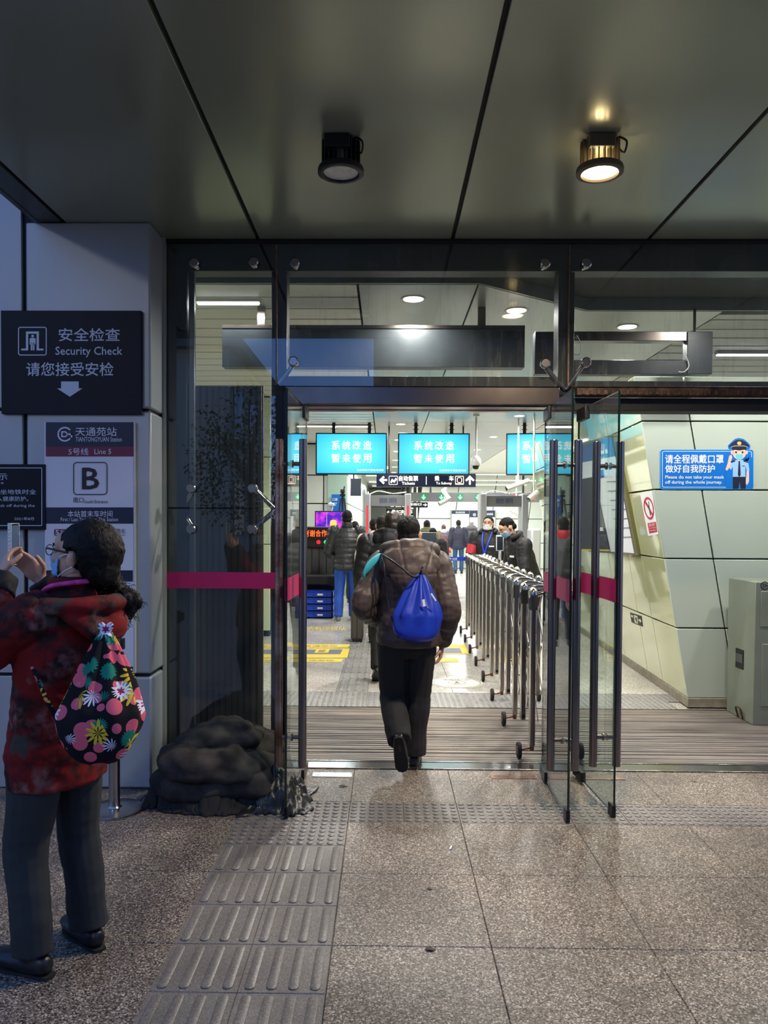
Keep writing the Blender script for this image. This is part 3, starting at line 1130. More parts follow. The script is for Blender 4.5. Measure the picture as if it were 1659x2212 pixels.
b.box(c.x, WY - .026, a.z, c.x + .006, WY - .002, c.z)
obj('edge_profile', b, mat('edge_cream', (206, 204, 192), .4), t)

t = board('notice_sign', 'dark navy travel notice with a thin white border beside the station board', -140, 1003, 98, 1143, WY - .030, .028, M['navy'])
f_ = at(WY - .032)
b = B()
b.rframe(f_, -132, 1010, 91, 1136, 1.5, 1.5, n=1)
b.text(f_, '温馨提示', -72, 1022, 16, 1037)
b.text(f_, 'Tips', -22, 1040, 8, 1047)
b.text(f_, '请您在乘坐地铁时全', -62, 1057, 78, 1068)
b.text(f_, '程佩戴口罩，做好个人健康防护。', -122, 1072, 61, 1083)
b.text(f_, 'Please do not take your mask off during the', -125, 1089, 75, 1097)
b.text(f_, '2021年8月', 31, 1117, 73, 1124)
printobj('lettering', b, MATS['sign_letter'], t)

# ================================================================== STANCHION
sx_, sy_ = F(243, 1755).x, 4.20
t = thing('stanchion', 'stainless barrier post with a flat round base, half hidden behind the standing woman', 'stanchion', (sx_, sy_, 0))
b = B()
b.lathe((sx_, sy_, 0), [(.16, 0), (.16, .008), (.15, .014), (.04, .022), (.034, .03)], 40)
obj('base', b, M['stain'], t)
b = B()
b.cyl((sx_, sy_, .02), (sx_, sy_, .87), .03, 24)
obj('post', b, M['stain'], t)
b = B()
b.cyl((sx_, sy_, .87), (sx_, sy_, .96), .036, 24)
b.box(sx_ + .02, sy_ - .02, .885, sx_ + .055, sy_ + .02, .945)
obj('belt_cassette', b, M['black'], t, bevel=.003)

# ================================================================== SANDBAGS
cloth = mat('dark_sack_cloth', (66, 62, 58), .95, 0, .3, 9, .6, 240, dirt=(42, 40, 38), spec=.15)
def sack(label, c, size, rot, seed, name='sandbag', m=None, fold=.03):
    b = B()
    R = Matrix.Rotation(rot[2], 3, 'Z') @ Matrix.Rotation(rot[1], 3, 'Y') @ Matrix.Rotation(rot[0], 3, 'X')
    g = bmesh.ops.create_cube(b.b, size=2)
    bmesh.ops.subdivide_edges(b.b, edges=b.b.edges[:], cuts=18, use_grid_fill=True)
    for v in b.b.verts:
        p = v.co
        e = (abs(p.x) ** 3.2 + abs(p.y) ** 3.2) ** (1 / 3.2)
        e3 = (e ** 2.3 + abs(p.z) ** 2.3) ** (1 / 2.3)
        p = p / max(e3, 1e-6)
        q = V((p.x * size[0], p.y * size[1], p.z * size[2] * (1.06 - .35 * p.x * p.x)))
        q += p * (fold * nz(q, 5, 5, 9, seed) + fold * .5 * nz(q, 14, 14, 14, seed + 5))
        if q.z < 0:
            q.z *= .8
        v.co = V(c) + R @ q
        v.co.z = max(v.co.z, .004)
    return tag(obj(name, b, m or cloth, smooth=180, origin=(c[0], c[1], max(0, c[2] - size[2]))), label, 'sandbag')
sack('wide black sandbag at the bottom of the pile by the side window', (-.97, 4.46, .10), (.36, .28, .12), (0, 0, .03), 3)
sack('flattened black sandbag leaning on the right flank of the pile', (-.72, 4.43, .12), (.16, .24, .14), (0, .25, -.25), 11)
sack('folded dark grey sandbag with a deep front crease, middle of the pile', (-.98, 4.40, .215), (.31, .25, .115), (-.06, .05, .10), 23, fold=.05)
sack('small dark sandbag sticking out at the upper right of the pile', (-.76, 4.56, .265), (.16, .17, .085), (0, .22, -.3), 37)
sack('plump grey sandbag lying on top of the pile', (-.95, 4.50, .325), (.25, .20, .095), (-.10, -.10, .22), 51, fold=.045)
b = B()
g = bmesh.ops.create_grid(b.b, x_segments=46, y_segments=46, size=.5)
for v in b.b.verts:
    x, y = v.co.x, v.co.y
    r_ = math.hypot(x, y)
    h = .17 * max(0, 1 - (r_ / .5) ** 1.4) + .075 * abs(nz(V((x, y, 0)), 9, 9, 1, 4)) + .03 * abs(nz(V((x, y, 0)), 26, 26, 1, 9))
    edge = max(abs(x), abs(y)) / .5
    h *= max(0, 1 - edge ** 6)
    wob = 1 + .25 * nz(V((x, y, 0)), 5, 5, 1, 2)
    v.co = V((-.60 + x * .36 * wob, 4.36 + y * .44 * wob, .004 + h))
o = tag(obj('plastic_sheet', b, mat('black_plastic_sheet', (30, 31, 32), .38, 0, .3, 20), smooth=180, origin=(-.60, 4.36, 0)), 'crumpled black plastic sheet on the floor between sandbags and left door', 'plastic sheet')
md = o.modifiers.new('thick', 'SOLIDIFY'); md.thickness = .002; md.offset = 1
b = B()
rg = random.Random(4)
for k in range(46):
    u = k / 45
    x = -1.31 + u * .66
    w = rg.uniform(.015, .05)
    y0 = 4.17 + .03 * sin(u * 9) + (.05 if u < .1 else 0)
    b.tube([(x, y0 + .06, .05 + rg.uniform(0, .05)), (x + rg.uniform(-.02, .02), y0 + .01, .025), (x + rg.uniform(-.03, .03), y0 - rg.uniform(.0, .04), .006)], [(w, .006), (w, .005), (w * .6, .004)], 7, sub=2, dome=.2)
o = tag(obj('torn_sack_edge', b, mat('black_sack_rag', (20, 20, 20), .85), smooth=180, origin=(-.99, 4.15, 0)), 'ragged black cloth hem along the foot of the sandbag pile', 'cloth', kind='stuff')

# dark ribbed panel behind the side window
x0, x1 = P(408, 1000, 5.3).x, P(568, 1000, 5.3).x
zt = P(480, 833, 5.3).z
t = thing('ribbed_panel', 'tall dark ribbed panel standing inside behind the side window', 'panel', ((x0 + x1) / 2, 5.3, 0))
b = B()
b.box(x0, 5.30, 0, x1, 5.34, zt)
obj('board', b, mat('dark_panel', (24, 24, 26), .6), t)
n = 12
for k in range(n):
    xx = x0 + (x1 - x0) * (k + .5) / n
    b = B()
    b.box(xx - .013, 5.286, .01, xx + .013, 5.30, zt - .005)
    obj('rib', b, mat('dark_rib', (50, 48, 48), .5, 0, .3, 6), t, bevel=.004)

# ================================================================== HANGING BLACK SIGN BOXES BEHIND THE TRANSOM
D_ = 6.26
t = board('hanging_sign_box', 'long black hanging sign box seen from behind through the transom', 480, 704, 1134, 792, D_, .12, mat('black_sign_box', (34, 38, 42), .35, .2, .2, 6), 'box', 'sign')
for px in (565, 1040):
    b = B()
    a = P(px, 706, D_ + .06)
    b.box(a.x - .03, a.y - .025, a.z - .01, a.x + .03, a.y + .025, ZC)
    obj('hanger_post', b, M['stainw'], t)
b = B()
a, c = P(480, 709, D_ - .004), P(1134, 703, D_ - .004)
b.box(a.x, D_ - .008, a.z, c.x, D_ + .13, c.z)
obj('top_rail', b, M['stainw'], t)
D_ = 6.3
a, c = P(1155, 808, D_), P(1540, 716, D_)
t = thing('empty_sign_frame', 'gutted black sign frame with loose cables behind the right transom', 'sign', ((a.x + c.x) / 2, D_, a.z))
fn = at(D_)
for nm, q, m in (('frame_left', (1155, 716, 1228, 808), 'black_sign_box'), ('frame_right', (1484, 716, 1540, 808), 'black_sign_box'), ('frame_bottom', (1228, 778, 1484, 808), 'black_sign_box'), ('frame_top', (1228, 716, 1484, 736), 'stainw')):
    b = B()
    a, c = P(q[0], q[3], D_), P(q[2], q[1], D_)
    b.box(a.x, D_, a.z, c.x, D_ + .1, c.z)
    obj(nm, b, MATS.get(m) or M[m], t, bevel=.004)
for c in (((1247, 725), (1254, 742), (1252, 765), (1240, 765)), ((1482, 770), (1488, 790), (1478, 803), (1466, 803))):
    b = B()
    b.tube([P(x, y, D_ - .02) for x, y in c], .004, 8, sub=6)
    obj('loose_cable', b, mat('grey_cable', (170, 168, 160), .5), t)
for px in (1200, 1500):
    b = B()
    a = P(px, 717, D_ + .05)
    b.cyl(a, (a.x, a.y, ZC), .012, 8)
    obj('hanger_rod', b, M['stainw'], t)

# ================================================================== SCREENS
scr = bpy.data.materials.new('screen_cyan')
scr.use_nodes = True
nt_ = scr.node_tree
pb = nt_.nodes['Principled BSDF']
tcx = nt_.nodes.new('ShaderNodeTexCoord')
gr = nt_.nodes.new('ShaderNodeTexGradient')
gr.gradient_type = 'SPHERICAL'
mpx = nt_.nodes.new('ShaderNodeMapping')
mpx.inputs['Location'].default_value = (-.5 * 1.25, -.5 * 1.25, -.5 * 1.25)
mpx.inputs['Scale'].default_value = (1.25, 1.25, 1.25)
rpx = nt_.nodes.new('ShaderNodeValToRGB')
rpx.color_ramp.elements[0].color = (0, .42, .95, 1)
rpx.color_ramp.elements[1].color = (.14, .9, 1, 1)
rpx.color_ramp.elements[1].position = .8
nt_.links.new(tcx.outputs['Generated'], mpx.inputs[0])
nt_.links.new(mpx.outputs[0], gr.inputs[0])
nt_.links.new(gr.outputs[0], rpx.inputs[0])
nt_.links.new(rpx.outputs[0], pb.inputs['Emission Color'])
pb.inputs['Emission Strength'].default_value = 1.25
pb.inputs['Base Color'].default_value = (.01, .01, .01, 1)
lit_w = mat('screen_white', (20, 20, 20), .4, em=(255, 255, 255), es=1.5)
def screen(xc, yc, rz, label):
    w, h, th = 1.24, .72, .07
    zc = P(759, 980, 13.5).z
    t = thing('hanging_screen', label, 'screen', (xc, yc, zc - h / 2), 'cyan information screens over the checkpoint', rz)
    L = lambda: B()
    b = L()
    b.box(-w / 2, 0, 0, w / 2, th, h)
    obj('case', b, M['black'], t, world=False, bevel=.006)
    b = L()
    b.face([(-w / 2 + .022, -.002, .022), (w / 2 - .022, -.002, .022), (w / 2 - .022, -.002, h - .022), (-w / 2 + .022, -.002, h - .022)])
    s = obj('display', b, scr, t, world=False, smooth=None)
    b = L()
    fn = lambda u, v: V((u, -.004, v))
    for i, line in enumerate(('系统改造', '暂未使用', '给您带来不便敬请谅解')):
        bm = bmesh.new()
        for j, chh in enumerate(line if i < 2 else [line]):
            x, z, w_, h_ = (-.34 + j * .182, .43 - i * .225, .14, .15) if i < 2 else (.10, .06, .46, .035)
            vs, fs = glyphs(chh, .02 if i < 2 else 0)
            q0 = max(1, len(vs) // 4)
            nv = [bm.verts.new((x + u * w_, -.004 - .0002 * (i_ // q0), z + v * h_)) for i_, (u, v) in enumerate(vs)]
            for f in fs:
                bm.faces.new([nv[q] for q in f])
        me = bpy.data.meshes.new('lettering')
        bm.to_mesh(me); bm.free()
        mobj('lettering', me, lit_w, t)
    for sx2 in (-.31, .31):
        b = L()
        b.box(sx2 - .028, .035, h - .02, sx2 + .028, .085, ZC - (zc - h / 2))
        for zz_ in (.07, .14):
            b.cyl((sx2 - .05, .06, h + zz_), (sx2 + .05, .06, h + zz_), .006, 6)
        obj('hanger_post', b, M['black'], t, world=False)
    return t
tv = screen(P(759, 980, 13.5).x, 13.5, 0, 'cyan hanging screen with white Chinese text, over the x-ray queue')
X0 = P(759, 980, 13.5).x
dup(tv, (P(937, 980, 13.5).x, 13.5, tv.location.z), 0, 'cyan hanging screen with white Chinese text, above the tickets sign')
dup(tv, (P(937, 980, 13.5).x + 1.86, 13.4, tv.location.z), radians(-9), 'cyan hanging screen turned slightly, partly behind the right door handles')
dup(tv, (X0 - 1.47, 13.5, tv.location.z), 0, 'cyan hanging screen seen through the glass of the left door')

# ================================================================== TICKETS / SUBWAY DIRECTION SIGN
D_ = 14.0
t = board('direction_sign', 'navy hanging sign with arrows for Tickets and To Subway below the screens', 813, 1023, 1028, 1051, D_, .12, mat('sign_navy_lit', (14, 22, 46), .4, em=(14, 22, 50), es=.35), 'box')
fn = at(D_ - .006)
b = B()
b.face([fn(x, y) for x, y in ((819, 1037), (828, 1028), (831, 1031), (827, 1035), (836, 1035), (836, 1039), (827, 1039), (831, 1043), (828, 1046))])
b.rframe(fn, 840, 1028, 859, 1047, 2, 1)
b.face([fn(x, y) for x, y in ((843, 1041), (847, 1034), (851, 1038), (855, 1032), (857, 1036), (852, 1043), (848, 1040), (845, 1044))])
b.text(fn, '自动售票', 862, 1028, 903, 1039, .02)
b.text(fn, 'Tickets', 868, 1041, 896, 1047, .02)
b.quad2(fn, 920, 1029, 921.5, 1047)
b.text(fn, '乘', 939, 1028, 949, 1039, .02).text(fn, '车', 970, 1028, 980, 1039, .02)
b.text(fn, 'To Subway', 942, 1041, 976, 1048, .02)
b.face([fn(x, y) for x, y in ((1015, 1027), (1025, 1037), (1022, 1040), (1017, 1035), (1017, 1047), (1013, 1047), (1013, 1035), (1008, 1040), (1005, 1037))])
printobj('lettering', b, mat('sign_letter_lit', (255, 250, 235), .5, em=(255, 248, 225), es=1.0), t)
b = B()
b.rframe(fn, 983, 1028, 1002, 1047, 2, 1.5)
b.rframe(fn, 987, 1031, 998, 1043, 4, 1.5)
b.quad2(fn, 985, 1044, 1000, 1045.5)
printobj('train_pictogram', b, mat('train_mark', (255, 225, 205), .5, em=(255, 215, 190), es=.9), t)
for px in (840, 1000):
    b = B()
    a = P(px, 1025, D_ + .06)
    b.cyl(a, (a.x, a.y, ZC), .014, 8)
    obj('hanger_rod', b, M['black'], t)

# ================================================================== FARE GATE SIGN WITH ARROWS
D_ = 21.5
t = board('gate_signal_beam', 'grey overhead beam with green arrows and red crosses above the ticket gates', 886, 1065, 1168, 1083, D_, .25, mat('beam_grey', (84, 86, 86), .5), 'beam', 'sign')
fn = at(D_ - .01)
for px in (915, 953.5, 994, 1032):
    b = B()
    b.face([fn(px + x, 1074 + y) for x, y in ((-1.2, -5), (1.2, -5), (1.2, 1), (3.4, -1.5), (4.6, .3), (0, 5.5), (-4.6, .3), (-3.4, -1.5), (-1.2, 1))][::-1])
    printobj('green_arrow', b, mat('arrow_green', (10, 60, 40), .5, em=(150, 255, 205), es=2.2), t)
for px in (915, 953.5, 994, 1032):
    b = B()
    b.rrect(at(D_ - .004), px - 6.5, 1066.5, px + 6.5, 1081, 6)
    printobj('green_light', b, mat('green_glow', (5, 70, 40), .5, em=(0, 150, 85), es=.8), t)
for px in (1113, 1152):
    b = B()
    for s in (1, -1):
        b.face([fn(px + x * s, 1074 + y) for x, y in ((-6, -6), (-3, -6), (6, 6), (3, 6))])
    printobj('red_cross', b, mat('cross_red', (120, 10, 10), .5, em=(255, 50, 40), es=2.2), t)
for px in (930, 1130):
    b = B()
    a = P(px, 1066, D_ + .1)
    b.cyl(a, (a.x, a.y, ZC), .03, 8)
    obj('hanger_post', b, M['black'], t)

# exit signs further in
for (x0, y0, x1, y1, D_, lab) in ((831, 1085, 924, 1096, 26, 'small dark exit sign with arrows at both ends, upper one down the corridor'), (834, 1100, 905, 1113, 30, 'small dark exit sign with arrows, lower one at the end of the corridor')):
    t = board('exit_sign', lab, x0, y0, x1, y1, D_, .1, M['navy'], 'box', 'sign', group='exit signs down the corridor')
    fn = at(D_ - .01)
    h = y1 - y0
    b = B()
    b.text(fn, '←', x0 + 2, y0 + h * .25, x0 + 10, y1 - h * .25, .04)
    b.text(fn, '→', x1 - 10, y0 + h * .25, x1 - 2, y1 - h * .25, .04)
    b.text(fn, '出口换乘', x0 + 22, y0 + 1.5, x0 + 44, y1 - 4, .02)
    b.text(fn, 'Exit B', x0 + 24, y1 - 3.5, x0 + 42, y1 - 1, .02)
    b.text(fn, '南出口', x0 + 52, y0 + 1.5, x1 - 14, y1 - 4, .02)
    b.rrect(fn, x0 + 13, y0 + 1.5, x0 + 20, y1 - 1.5, 1)
    printobj('lettering', b, MATS['sign_letter_lit'], t)
    b = B()
    a = P((x0 + x1) / 2, y0 + 1, D_ + .05)
    b.cyl(a, (a.x, a.y, ZC), .03, 8)
    obj('hanger_post', b, M['black'], t)

# ================================================================== WALK-THROUGH DETECTORS
def detector(x0, x1, D, label, red):
    a, c = P(x0, 1066, D), P(x1, 1066, D)
    w = c.x - a.x
    t = thing('metal_detector', label, 'detector', ((a.x + c.x) / 2, D, 0))
    H_ = a.z
    g = mat('detector_grey', (168, 170, 172), .4)
    for x in (a.x, c.x - .13):
        b = B()
        b.box(x, D - .05, 0, x + .13, D + .42, H_)
        p = obj('side_post', b, g, t, bevel=.02)
        if red:
            b = B()
            b.box(x + .045, D - .054, .9, x + .085, D - .05, 1.95)
            lp = obj('light_strip', b, mat('red_strip', (150, 20, 30), .4, em=(255, 60, 70), es=.9), p)
    b = B()
    b.box(a.x + .13, D, H_ - .26, c.x - .13, D + .3, H_ - .04)
    obj('header', b, mat('detector_dark_grey', (128, 130, 130), .4), t, bevel=.006)
    b = B()
    b.text(lambda x, y: V((x, D - .003, -y)), '接受安检  共筑平安', a.x + .32, -(H_ - .09), c.x - .3, -(H_ - .2), .01)
    printobj('lettering', b, mat('detector_blue', (48, 64, 120), .5), t)
    b = B()
    b.cyl((a.x + .07, D + .2, H_), (a.x + .07, D + .2, H_ + .05), .02, 8)
    b.tube([(a.x + .1, D + .2, H_ - .01), (a.x + .3, D + .2, H_ + .06), (a.x + .6, D + .2, H_ + .01), (c.x - .1, D + .2, H_ + .04)], .012, 6, sub=4)
    obj('cable', b, M['white'], t)
    return t
detector(787, 888, 16.4, 'grey walk-through metal detector with red light strips, behind the queue', True)
detector(1037, 1141, 15.6, 'grey walk-through metal detector behind the two officers', False)

# ================================================================== X-RAY MACHINE, TRAYS, MONITOR, TRIPOD
D_ = 13.3
xl, xr_ = -2.75, P(733, 1200, D_).x
zt = P(680, 1138, D_).z
zb1 = P(680, 1183, D_).z
zb2 = P(680, 1240, D_).z
zb3 = P(680, 1262, D_).z
t = thing('xray_scanner', 'black baggage x-ray scanner with red scrolling letters and a rubber curtain', 'scanner', ((xl + xr_) / 2, D_, 0))
b = B()
b.box(xl, D_ + .05, zb1, xr_, D_ + .95, zt)
b.box(xl, D_ + .12, zb2 - .1, xr_, D_ + .95, zb1)
obj('body', b, mat('scanner_black', (26, 26, 28), .45), t, bevel=.015)
b = B()
b.box(xl + .02, D_ + .035, P(680, 1166, D_).z, xr_ - .02, D_ + .05, zt - .01)
led = obj('led_display', b, mat('led_black', (10, 4, 4), .5), t)
b = B()
for w_, xa, xb in (('谢', 669, 680.5), ('谢', 656, 667), ('合', 682, 693), ('作', 694.5, 706), ('!', 709.5, 711.5), ('欢', 714.5, 726)):
    b.text(at(D_ + .03), w_, xa, 1145, xb, 1159, .015)
printobj('lettering', b, mat('led_red', (90, 0, 0), .5, em=(255, 90, 34), es=2.4), led)
for px, c in ((688, (255, 40, 50)), (704, (40, 255, 140)), (718, (255, 190, 60))):
    b = B()
    a = P(px, 1171, D_ + .05)
    b.lathe((a.x, D_ + .05, a.z), [(.001, -.03), (.03, -.026), (.036, -.01), (.036, 0)], 16, 'Y')
    obj('button', b, mat('button_%d' % px, tuple(x // 3 for x in c), .3, em=c, es=1.2), t)
n = 14
for k in range(n):
    x0 = xl + .1 + (xr_ - xl - .2) * k / n
    x1 = xl + .1 + (xr_ - xl - .2) * (k + .9) / n
    b = B()
    b.box(x0, D_ + .095 + .006 * (k % 2), zb2 - .01, x1, D_ + .105 + .006 * (k % 2), zb1)
    obj('curtain_strip', b, mat('lead_curtain', (66, 66, 68), .6, 0, .2, 8), t)
b = B()
b.box(xl, D_ - .3, zb3, xr_, D_ + .1, zb2)
obj('conveyor_bed', b, mat('belt_black', (22, 22, 24), .55), t, bevel=.03)
b = B()
for x in (xl + .1, xr_ - .15):
    b.box(x, D_ + .1, 0, x + .08, D_ + .2, zb3 + .02)
    b.box(x, D_ + .8, 0, x + .08, D_ + .9, zb3 + .1)
b.box(xl + .1, D_ + .14, .12, xr_ - .1, D_ + .18, zb3)
obj('undercarriage', b, M['black'], t)
# trays under the conveyor
xa, xb = P(641, 1300, 13.0).x, P(721, 1300, 13.0).x
prev = None
for k in range(4):
    z0 = .012 + k * .112
    t = thing('security_tray', 'blue plastic tray, %s in the stack under the scanner' % ('lowest', 'second lowest', 'second from top', 'topmost')[k], 'tray', ((xa + xb) / 2, 12.95, z0), 'blue trays stacked under the scanner')
    b = B()
    for q in ((xa, 12.78, z0, xb, 12.80, z0 + .1), (xa, 13.10, z0, xb, 13.12, z0 + .1), (xa, 12.78, z0, xa + .02, 13.12, z0 + .1), (xb - .02, 12.78, z0, xb, 13.12, z0 + .1), (xa, 12.78, z0, xb, 13.12, z0 + .012)):
        b.box(*q)
    obj('tub', b, M['traybl'], t)
    b = B()
    b.box(xa - .012, 12.765, z0 + .09, xb + .012, 12.785, z0 + .108)
    for x in (xa + .1, (xa + xb) / 2, xb - .1):
        b.box(x - .01, 12.772, z0 + .01, x + .01, 12.782, z0 + .09)
    obj('rim', b, mat('tray_rim', (8, 48, 150), .4), t)
    b = B()
    xm = (xa + xb) / 2 + .1
    b.box(xm - .045, 12.764, z0 + .035, xm + .045, 12.771, z0 + .065)
    obj('tag', b, M['white'], t)
# monitor with false-colour image
D_ = 13.6
t = board('scanner_monitor', 'monitor with a purple false-colour image on top of the x-ray scanner', 680, 1104, 744, 1141, D_, .06, M['black'], 'case', 'monitor')
b = B()
b.quad2(at(D_ - .003), 682, 1106, 742, 1139)
pm, pt, pbn = nodes('purple_scan')
pn = pt.nodes.new('ShaderNodeTexNoise')
pn.inputs['Scale'].default_value = 7
pr = pt.nodes.new('ShaderNodeValToRGB')
pr.color_ramp.elements[0].color = lin((70, 20, 200))
pr.color_ramp.elements[1].color = lin((235, 60, 230))
pr.color_ramp.elements[0].position = .4
pr.color_ramp.elements[1].position = .62
pc = pt.nodes.new('ShaderNodeTexCoord')
pt.links.new(pc.outputs['Object'], pn.inputs['Vector'])
pt.links.new(pn.outputs['Fac'], pr.inputs[0])
pt.links.new(pr.outputs[0], pbn.inputs['Emission Color'])
pbn.inputs['Emission Strength'].default_value = 1.1
pbn.inputs['Base Color'].default_value = (.01, .01, .01, 1)
printobj('display', b, pm, t)
b = B()
b.rrect(at(D_ - .005), 713, 1123, 727, 1139, 5)
printobj('warm_figure', b, mat('warm_blob', (90, 60, 20), .5, em=(255, 200, 90), es=1.4), t)
b = B()
b.quad2(at(D_ - .005), 705, 1106, 706.5, 1139)
printobj('divider', b, mat('pale_line', (120, 100, 140), .5, em=(200, 180, 230), es=.7), t)
t = thing('tripod_camera', 'black tripod with a camera head standing behind the monitor', 'tripod', P(740, 1130, 14.8), None)
base = P(740, 1105, 14.8)
top = P(740, 1072, 14.8)
t.location = (base.x, 14.8, 0)
WL[t] = V((base.x, 14.8, 0))
for k in range(3):
    a = radians(90 + 120 * k)
    b = B()
    b.cyl((base.x + .04 * cos(a), 14.8 + .04 * sin(a), top.z - .04), (base.x + .32 * cos(a), 14.8 + .32 * sin(a), 0.01), .016, 8, .012)
    obj('leg', b, M['black'], t)
b = B()
b.cyl((base.x, 14.8, top.z - .3), (base.x, 14.8, top.z + .06), .022, 10)
b.box(base.x - .05, 14.76, top.z, base.x + .05, 14.84, top.z + .045)
obj('head', b, M['black'], t, bevel=.004)
b = B()
b.box(base.x - .04, 14.74, top.z + .06, base.x + .04, 14.86, top.z + .13)
b.cyl((base.x + .02, 14.8, top.z + .12), (base.x + .035, 14.8, top.z + .19), .012, 8)
b.cyl((base.x, 14.7, top.z + .095), (base.x, 14.74, top.z + .095), .028, 12)
obj('camera', b, M['black'], t, bevel=.004)
# back of a small display hanging before the detector
t = board('hanging_display', 'small dark display hanging from a rod above the tripod', 757, 1034, 780, 1071, 15.2, .08, mat('display_back', (44, 52, 62), .5), 'case', 'screen')
b = B()
a = P(764, 1036, 15.24)
b.cyl(a, (a.x, a.y, ZC), .016, 8)
obj('hanger_rod', b, M['black'], t)
# white two-eyed sensor above the monitor
t = thing('scanner_camera', 'small white camera on a stalk beside the purple monitor', 'camera', P(714, 1104, 13.9))
a = P(716, 1090, 13.9)
b = B()
b.tube([P(716, 1104, 13.9), P(718, 1096, 13.9), P(714, 1085, 13.9)], .012, 8, sub=4)
obj('stalk', b, M['white'], t)
b = B()
b.box(a.x - .05, 13.84, a.z - .03, a.x + .05, 13.94, a.z + .03)
obj('head', b, M['white'], t, bevel=.01)

# ================================================================== SURVEILLANCE CAMERAS
t = thing('dome_camera', 'white dome camera hanging from the ceiling right of the middle screen', 'camera', P(1028, 1018, 12.5))
a = P(1028, 998, 12.5)
b = B()
b.lathe((a.x, a.y, a.z), [(.03, .10), (.05, .085), (.075, .05), (.085, 0), (.078, -.05), (.07, -.06)], 24)
obj('shell', b, mat('camera_white', (226, 226, 222), .4), t)
b = B()
b.lathe((a.x, a.y, a.z), [(.055, -.055), (.052, -.085), (.035, -.115), (.005, -.125)], 20)
obj('lens_dome', b, mat('dome_black', (12, 12, 14), .1, spec=.8), t)
b = B()
b.cyl((a.x, a.y, a.z + .09), (a.x, a.y, ZC), .018, 12)
b.cyl((a.x, a.y, ZC - .03), (a.x, a.y, ZC), .05, 16)
obj('drop_pipe', b, MATS['camera_white'], t)
def bullet(px, py, D, ang, tilt, label, L=.26, up=True):
    a = P(px, py, D)
    t = thing('bullet_camera', label, 'camera', (a.x, a.y, a.z))
    d = V((cos(ang) * cos(tilt), -.25, sin(tilt)))
    d.normalize()
    b = B()
    b.cyl(a - d * L / 2, a + d * L / 2, .042, 16, .045)
    obj('barrel', b, MATS['camera_white'], t)
    b = B()
    b.cyl(a + d * (L / 2), a + d * (L / 2 + .006), .036, 16)
    obj('lens', b, MATS['dome_black'], t)
    b = B()
    b.tube([a + V((0, 0, .03)), a + V((.01, .02, .1)), (a.x + .01, a.y + .02, ZC if up else a.z + .2)], .014, 8, dome=0)
    obj('bracket', b, MATS['camera_white'], t)
bullet(1118, 1047, 13, pi, -.35, 'white bullet camera on a rod under the turned screen', .42)
bullet(963, 1068, 15, .4, -.9, 'white bullet camera below the direction sign, upper of two', .24)
bullet(960, 1083, 15.1, pi, -.45, 'white bullet camera below the direction sign, lower of two', .24)
bullet(1152, 1070, 12.5, pi, -.7, 'white camera on a curved arm beside the right red cross', .2)
bullet(1114, 1108, 18, 0, -.5, 'small white camera above the leaning officer', .28)

# ================================================================== POSTERS ON THE BACK WALL
t = board('map_board', 'framed station map posters on the back wall behind the walking couple', 973, 1102, 1071, 1205, 27.3, .2, mat('frame_grey', (150, 152, 152), .4), 'frame', 'poster')
b = B()
b.quad2(at(27.28), 976, 1107, 1013, 1204)
printobj('green_map', b, mat('map_green', (186, 218, 190), .4, 0, .25, 2.2), t)
b = B()
b.quad2(at(27.28), 1014.5, 1107, 1069, 1204)
printobj('line_map', b, mat('map_white', (214, 218, 228), .4, 0, .2, 3), t)
b = B()
b.quad2(at(27.26), 976, 1103, 1013, 1110)
printobj('navy_head', b, M['navy2'], t)
printobj('navy_head', B().quad2(at(27.26), 1014.5, 1103, 1069, 1117), M['navy2'], t)
b = B()
b.text(at(27.24), '周边街区图', 984, 1105, 1004, 1109)
emblem(b, at(27.24), 1025, 1112, 3.2)
b.text(at(27.24), '北京市轨道交通线路图', 1032, 1108, 1065, 1113)
printobj('lettering', b, M['white'], t)
for x, D_, w_, lab in ((958, 27.3, 8, 'narrow black slot panel on the back wall'),):
    pass
t = board('service_screen', 'blue sign with a masked figure on the mint panel by the scanner', 716, 1068, 745, 1110, 16.9, .02, M['signblue'], 'sheet')
b = B()
b.text(at(16.89), '口罩', 718, 1076, 729, 1082, .02).quad2(at(16.89), 718, 1086, 728, 1087.5).quad2(at(16.89), 718, 1090, 726, 1091.5)
printobj('lettering', b, M['white'], t)

# ================================================================== BELT BARRIER BEHIND
t = thing('belt_barrier', 'blue belt with white lettering stretched to the folding gate', 'barrier', (.52, 11.25, 0))
xa, xb = .52, P(1012, 1207, 11.25).x
za = P(980, 1207, 11.25).z
b = B()
b.box(xa, 11.245, za - .028, xb, 11.25, za + .028)
obj('belt', b, mat('belt_blue', (16, 50, 178), .5), t)
b = B()
emblem(b, at(11.24), 950, 1207.5, 2.6, .3)
b.text(at(11.24), '北京地铁运营一分公司', 955, 1204.5, 987, 1210.5, .02)
printobj('lettering', b, M['white'], t)
b = B()
b.cyl((xa, 11.25, .02), (xa, 11.25, za + .06), .03, 14)
obj('post', b, M['stain'], t)
b = B()
b.lathe((xa, 11.25, 0), [(.16, 0), (.16, .01), (.03, .03)], 24)
obj('base', b, M['stain'], t)

